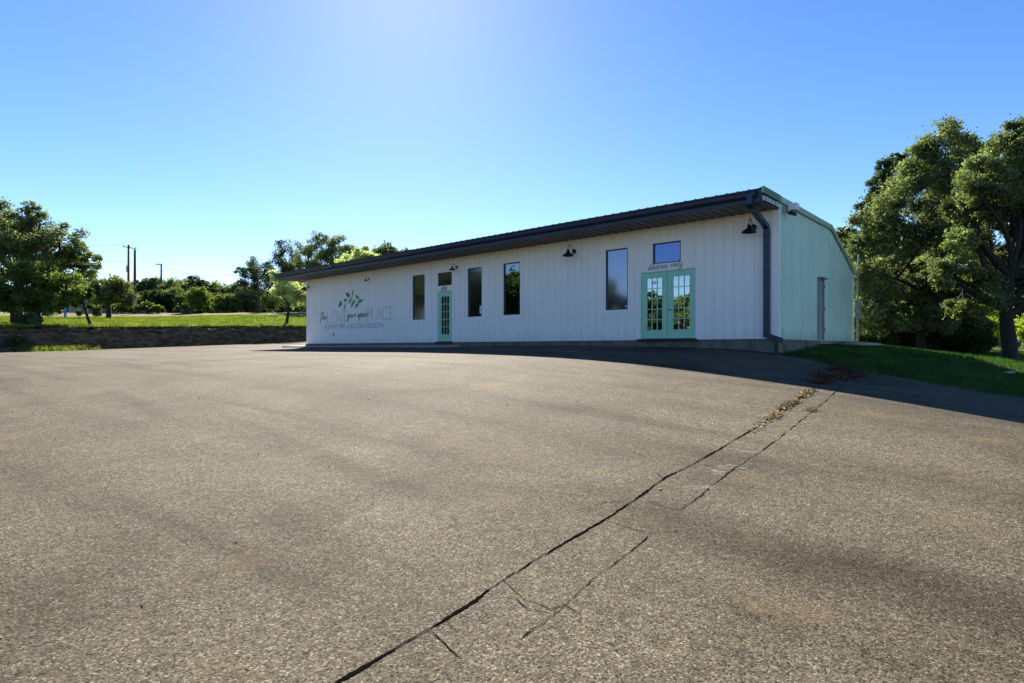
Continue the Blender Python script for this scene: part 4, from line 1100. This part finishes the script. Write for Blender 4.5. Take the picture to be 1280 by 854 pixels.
D = at_wall('wall_sign', 0, 0, 0); tag(D, 'cursive deliveries only lettering above the double door', 'sign')
YW = -.018; mb = MB(); script(mb, 'deliveries', -4.07, -3.38, 2.29, .24, .0075, .03); mb.build('lettering', M['black_letter'], D)
mb = MB(); script(mb, 'only', -3.28, -2.86, 2.32, .24, .0075, .03); mb.build('lettering', M['black_letter'], D)
H = at_wall('house_number', 0, 0, 0); tag(H, 'house number 600 above the single mint door', 'number')
textmesh('600', -14.29, -13.92, 2.29, 2.48, 'lettering', M['black_letter'], H, .02)

# --- barn lamps
def barn_lamp():
    root = empty('barn_lamp', (0, 0, 0)); 
    m_ = MB(); m_.lathe([(0, 0), (.085, 0), (.085, -.02), (.06, -.035), (0, -.04)], (0, 0, 0), 20, 'y'); m_.build('wall_mount', M['black'], root, smooth=False)
    m_ = MB(); pts = [(0, -.03, 0), (0, -.10, .03), (0, -.16, .14), (0, -.24, .21), (0, -.33, .18), (0, -.37, .08), (0, -.37, .0)]
    cp = []
    for i in range(len(pts) - 1):
        for j in range(4):
            t = j / 4; p0 = Vector(pts[max(i - 1, 0)]); p1 = Vector(pts[i]); p2 = Vector(pts[i + 1]); p3 = Vector(pts[min(i + 2, len(pts) - 1)])
            cp.append(.5 * (2 * p1 + (p2 - p0) * t + (2 * p0 - 5 * p1 + 4 * p2 - p3) * t * t + (3 * p1 - p0 - 3 * p2 + p3) * t ** 3))
    m_.tube(cp, .012, 8); m_.build('arm', M['black'], root, smooth=True)
    m_ = MB(); m_.lathe([(.03, .03), (.045, .0), (.055, -.07), (.10, -.11), (.17, -.15), (.205, -.19), (.205, -.205), (.195, -.19), (.16, -.155), (.05, -.08), (0, -.06)], (0, -.37, 0), 28); m_.build('lamp_shade', M['black'], root, smooth=True)
    return root
lampdata = [(-.66, 'barn lamp beside the downspout, nearest the right corner of the wall'), (-7.05, 'barn lamp on the blank wall between the blue-sky window and the grey window'), (-13.30, 'barn lamp right above the single mint door'),
            (-19.80, 'barn lamp above the leaf emblem sign'), (-25.70, 'barn lamp at the far left corner of the wall, above the sign start')]
proto = barn_lamp()
for i, (x, lab) in enumerate(lampdata):
    if i == 0: l = proto
    else:
        l = proto.copy(); C.objects.link(l)
        for ch in proto.children:
            c = ch.copy(); C.objects.link(c); c.parent = l
    l.location = BW @ Vector((x, -.016, 3.24)); l.rotation_euler.z = B.rotation_euler.z
    l.scale = ((1, 1, .68, .5, .8)[i],) * 3
    tag(l, lab, 'lamp', 'barn lamps along the front wall')
# flood light with camera at the corner
fl = at_wall('floodlight', .10, .45, 3.72); tag(fl, 'white and grey security floodlight at the top front corner of the mint wall', 'floodlight')
m_ = MB(); m_.box(-.06, .0, -.07, .07, -.09, .09); m_.tube([(0, 0, 0), (.10, .0, -.02)], .02, 8); m_.build('bracket', M['meter_grey'], fl)
m_ = MB(); m_.box(.08, .30, -.13, .16, -.06, .14); m_.build('lamp_head', M['plastic_white'], fl, bevel=.015)
m_ = MB(); m_.tube([(.10, -.03, -.12), (.24, -.06, -.17)], [.045, .055], 12); m_.tube([(.08, .12, -.12), (.22, .14, -.17)], [.035, .04], 12); m_.box(.04, .12, -.05, .15, -.15, -.07); m_.build('sensor', M['black'], fl)
# hose bib / outlet on the white wall
sg = at_wall('wall_vent', -23.08, -.004, .50); tag(sg, 'small dark round vent low on the white wall below the sign', 'vent')
m_ = MB(); m_.lathe([(0, -.03), (.07, -.03), (.08, -.02), (.08, .0)], (0, 0, 0), 18, 'y'); m_.build('cover', M['meter_grey'], sg)
# electric meter with mast at the back corner
em = at_wall('electric_meter', .12, 8.62, .0); tag(em, 'grey electric meter box and conduit mast at the back corner of the mint wall', 'meter')
m_ = MB(); m_.tube([(.03, .1, -.3), (.03, .1, 2.9), (.06, .1, 3.4)], .03, 10); m_.build('conduit', M['meter_grey'], em)
m_ = MB(); m_.box(-.04, .13, .0, .22, .90, 1.28); m_.box(-.04, .12, .02, .22, 1.36, 1.60); m_.build('meter_box', M['meter_grey'], em, bevel=.012)
m_ = MB(); m_.lathe([(0, -.03), (.075, -.03), (.08, .0)], (.05, .0, 1.16), 16, 'y'); m_.build('dial', M['steel'], em)

# apron slab at the left end, stones
q0 = [(-27.4, -.75), (-13.0, -.55), (-13.0, -.04), (-26.05, -.04), (-26.05, 1.2), (-27.4, 1.2)]
mb = MB(); w = []
for a, b in q0:
    v = BO + UX * a + UY * b; w.append((v.x, v.y, lz(v.x, v.y)))
n = len(w); mb.add([(x, y, z - .2) for x, y, z in w] + [(x, y, z + .07) for x, y, z in w], [tuple(range(n, 2 * n))] + [(i, (i + 1) % n, n + (i + 1) % n, n + i) for i in range(n)])
tag(mb.build('concrete_apron', M['slab']), kind='structure')
mb = MB()
st = [P(1062, 434, 21.0), P(1088, 437, 20.6)]
rs = random.Random(2)
def stone(name, c, rx, ry, rzz, rot, label, mat='slab', cat='stone', seed=1):
    bm = bmesh.new(); bmesh.ops.create_icosphere(bm, subdivisions=3, radius=1)
    for v in bm.verts:
        k = 1 + .18 * noise3(v.co, 1.5, seed); v.co = Vector((v.co.x * rx * k, v.co.y * ry * k, max(-.3, v.co.z) * rzz * k))
    me = bpy.data.meshes.new(name); bm.to_mesh(me); bm.free(); me.polygons.foreach_set('use_smooth', [True] * len(me.polygons))
    return tag(link(name, me, M[mat], None, c, rot), label, cat)
cx, cy = (P(1074, 435, 20.6).x, 20.6)
stone('flat_stone', (cx, cy, lz(cx, cy) + .04), .62, .22, .10, -.35, 'long flat pale stone lying in the lawn near the mint wall', seed=3)
cx, cy = 12.4, 15.0
cx, cy = P(1262, 470, 15.2).x, 15.2
stone('flat_stone', (cx, cy, lz(cx, cy) + .02), .16, .08, .05, .2, 'small pale stone in the lawn at the right edge', seed=5)

# ------------------------------------------------------------------ utility poles, wires, fence, house
def pole(x, ytop, Z, ybase=None, arm=None, label='', r=.14):
    X = (x - 640) / F * Z; z = fz(X, Z); top = CZ + (436 - ytop) / F * Z
    root = empty('utility_pole', (X, Z, z)); tag(root, label, 'pole')
    m_ = MB(); m_.tube([(0, 0, -.3), (0, 0, (top - z) * .5), (.02, 0, top - z)], [r * 1.15, r, r * .8], 12); m_.build('pole', M['pole'], root, smooth=True)
    if arm:
        m_ = MB(); a, b, dz, dz2 = arm; m_.tube([(a, 0, top - z + dz), (b, 0, top - z + dz2)], .06, 6); m_.build('crossarm', M['pole'], root)
        for xx in (a, (a + b) / 2, b):
            t_ = (xx - a) / (b - a); zz = top - z + dz + (dz2 - dz) * t_
            m_ = MB(); m_.lathe([(.0, .0), (.05, .0), (.06, .08), (.03, .12), (.06, .18), (.0, .24)], (xx, 0, zz + .05), 10); m_.build('insulator', M['meter_grey'], root)
    return root, Vector((X, Z, top))
p1, t1 = pole(160.5, 306, 82, arm=(-.7, 1.0, -.25, -.55), label='taller utility pole of the close pair, with a slanting crossarm', r=.15)
p2, t2 = pole(168.5, 312, 78, label='stouter pole of the close pair, without a crossarm', r=.17)
p3, t3 = pole(201.5, 330, 94, arm=(-.8, .15, -.1, -.1), label='lone utility pole in front of the far treeline', r=.15)
p4, t4 = pole(322.5, 336, 84, label='thin pole at the right end of the far treeline', r=.12)
m_ = MB(); m_.box(-.22, -.02, -.16, .16, 5.6, 6.5); m_.build('transformer', M['meter_grey'], p1)
m_ = MB(); m_.box(.12, .3, -.2, .0, 1.3, 2.4); m_.build('meter_box', M['meter_grey'], p2)
def wire(a, b, sag, label, r=.016):
    m_ = MB(); a = Vector(a); b = Vector(b)
    m_.tube([a.lerp(b, t) - Vector((0, 0, sag * 4 * t * (1 - t))) for t in np.linspace(0, 1, 20)], r, 5)
    return tag(m_.build('power_line', M['black']), label, 'wire')
wire(t1 + Vector((-.7, 0, 0)), (-105, 60, 15), 1.2, 'wire running left from the crossarm of the pole pair, upper one')
wire(t1 + Vector((0, 0, -2.2)), (-105, 62, 11.5), 1.4, 'wire running left from the pole pair, lower one')
wire(t1 + Vector((1.0, 0, -.2)), t3 + Vector((-.8, 0, 0)), .8, 'wire between the pole pair and the lone pole')
wire(t3 + Vector((0, 0, -.3)), t4 + Vector((0, 0, -.1)), 1.3, 'wire between the lone pole and the thin right-hand pole')
wire(t4 + Vector((0, 0, -.1)), tuple(P(352, 322, 73)), .5, 'wire running right from the thin pole toward the roof')

def post(x, ytop, ybase, Z, lab, mat='plastic_white', r=.05):
    X = (x - 640) / F * Z; z = fz(X, Z); h = (ybase - ytop) / F * Z
    m_ = MB(); m_.box(-r, r, -r, r, -.2, h); m_.box(-r * .5, r * .5, -r * 1.6, -r, h * .3, h * .9)
    o_ = m_.build('post', M[mat], None, loc=(X, Z, z), bevel=.01); return tag(o_, lab, 'post')
M['bluepost'] = simple('blue_plastic', (.12, .28, .48, 1), .5, .1, 4)
post(81.5, 375, 394, 68, 'tall pale blue-green post behind the low bright oak', 'bluepost', .10)
post(145.5, 381, 390, 80, 'short blue post left of the pole pair', 'bluepost', .09)
post(181, 380, 390, 80, 'short blue post right of the pole pair', 'bluepost', .09)

def house(px, Z, w, d, h, rz, label, wall, roofm):
    X = (px - 640) / F * Z; z = fz(X, Z); root = empty('house', (X, Z, z), rz); tag(root, label, 'house')
    m_ = MB(); m_.box(-w / 2, w / 2, -d / 2, d / 2, -.5, h); 
    m_.add([(-w / 2, -d / 2, h), (-w / 2, d / 2, h), (-w / 2, 0, h + d * .25)], [(0, 1, 2)]); m_.add([(w / 2, -d / 2, h), (w / 2, d / 2, h), (w / 2, 0, h + d * .25)], [(0, 2, 1)])
    m_.build('wall', wall, root)
    m_ = MB(); k = .25; e_ = .4
    for s_ in (-1, 1):
        y1_ = s_ * (d / 2 + e_); zb = h - e_ * .5
        m_.add([(-w / 2 - e_, y1_, zb), (w / 2 + e_, y1_, zb), (w / 2 + e_, 0, h + d * .25 + .03), (-w / 2 - e_, 0, h + d * .25 + .03),
                (-w / 2 - e_, y1_, zb + .12), (w / 2 + e_, y1_, zb + .12), (w / 2 + e_, 0, h + d * .25 + .15), (-w / 2 - e_, 0, h + d * .25 + .15)], [(0, 1, 2, 3), (4, 7, 6, 5), (0, 4, 5, 1), (0, 3, 7, 4), (1, 5, 6, 2)])
    m_.build('roof', roofm, root)
    for xx in (-w * .3, w * .05, w * .32):
        f_ = MB(); f_.box(xx - .5, xx + .5, -d / 2 - .04, -d / 2 - .002, 1.0, 2.2); wn_ = f_.build('window', M['trim'], root)
        f_ = MB(); f_.add([(xx - .42, -d / 2 - .05, 1.08), (xx + .42, -d / 2 - .05, 1.08), (xx + .42, -d / 2 - .05, 2.12), (xx - .42, -d / 2 - .05, 2.12)], [(0, 1, 2, 3)]); f_.build('pane', M['film'], wn_)
house(122, 90, 6, 4, 1.6, .15, 'small pale house half hidden behind the trees left of the pole pair', M['slab'], simple('pale_metal_roof', (.42, .43, .45, 1), .35, .1, 2, metal=.4))
house(188, 93, 4.2, 3, 1.5, -.1, 'small pale shed glimpsed through the trees right of the pole pair', M['slab'], simple('grey_metal_roof', (.40, .42, .44, 1), .35, .1, 2, metal=.4))

# rail fence behind the oaks
fe = empty('rail_fence', (17, 38, lz(17, 38))); tag(fe, 'wooden three-rail fence behind the dark thicket and the oaks', 'fence')
fb = fe.location.copy(); px_ = []
for k in range(12):
    X = 17 + k * 2.3; Y = 38 - k * .35; px_.append(Vector((X, Y, lz(X, Y))))
for a in px_:
    m_ = MB(); m_.box(-.06, .06, -.06, .06, -.2, 1.35); m_.build('post', M['fence_wood'], fe, loc=a - fb)
for a, b in zip(px_, px_[1:]):
    for h in (.35, .75, 1.15):
        d_ = b - a; m_ = MB(); n_ = Vector((-d_.y, d_.x, 0)).normalized() * .02; q = a - fb + Vector((0, -.085, h)); r_ = b - fb + Vector((0, -.085, h)); u = Vector((0, 0, .065))
        m_.add([q - n_ - u, r_ - n_ - u, r_ - n_ + u, q - n_ + u, q + n_ - u, r_ + n_ - u, r_ + n_ + u, q + n_ + u], [(0, 1, 2, 3), (7, 6, 5, 4), (0, 4, 5, 1), (3, 2, 6, 7), (0, 3, 7, 4), (1, 5, 6, 2)])
        m_.build('rail', M['fence_wood'], fe)

# ------------------------------------------------------------------ camera, light, world
sc_ = bpy.context.scene
cam = bpy.data.cameras.new('camera'); co = bpy.data.objects.new('camera', cam); C.objects.link(co)
co.location = (0, 0, CZ); co.rotation_euler = (R(90), 0, 0)
cam.sensor_width = 36; cam.lens = F / 1280 * 36; cam.shift_y = 9 / 1280; cam.clip_start = .05; cam.clip_end = 3000
sc_.camera = co
ELEV = R(35.0); AZ = math.atan2(-.184, .983)
sd_ = Vector((math.sin(AZ) * math.cos(ELEV), math.cos(AZ) * math.cos(ELEV), math.sin(ELEV)))
sl = bpy.data.lights.new('sun', 'SUN'); sl.energy = SUN; sl.angle = R(.53); sl.color = (1, .92, .80)
so = bpy.data.objects.new('sun', sl); C.objects.link(so); so.rotation_euler = sd_.to_track_quat('Z', 'Y').to_euler(); so.location = (0, 0, 30)
w = bpy.data.worlds.new('World'); sc_.world = w; w.use_nodes = True; nt = w.node_tree
bg = nt.nodes['Background']; sky = nt.nodes.new('ShaderNodeTexSky'); sky.sky_type = 'NISHITA'; sky.sun_disc = False
sky.sun_elevation = ELEV; sky.sun_rotation = AZ; sky.altitude = 300; sky.air_density = .9; sky.dust_density = DUST; sky.ozone_density = 1.8
hs = nt.nodes.new('ShaderNodeHueSaturation'); hs.inputs['Saturation'].default_value = 1.27; hs.inputs['Hue'].default_value = .509; nt.links.new(sky.outputs[0], hs.inputs['Color']); nt.links.new(hs.outputs[0], bg.inputs[0]); bg.inputs[1].default_value = SKY
sc_.view_settings.view_transform = 'Standard'; sc_.view_settings.look = 'None'; sc_.view_settings.gamma = 1; sc_.view_settings.exposure = EXP
sc_.cycles.max_bounces = 6; sc_.cycles.transparent_max_bounces = 8
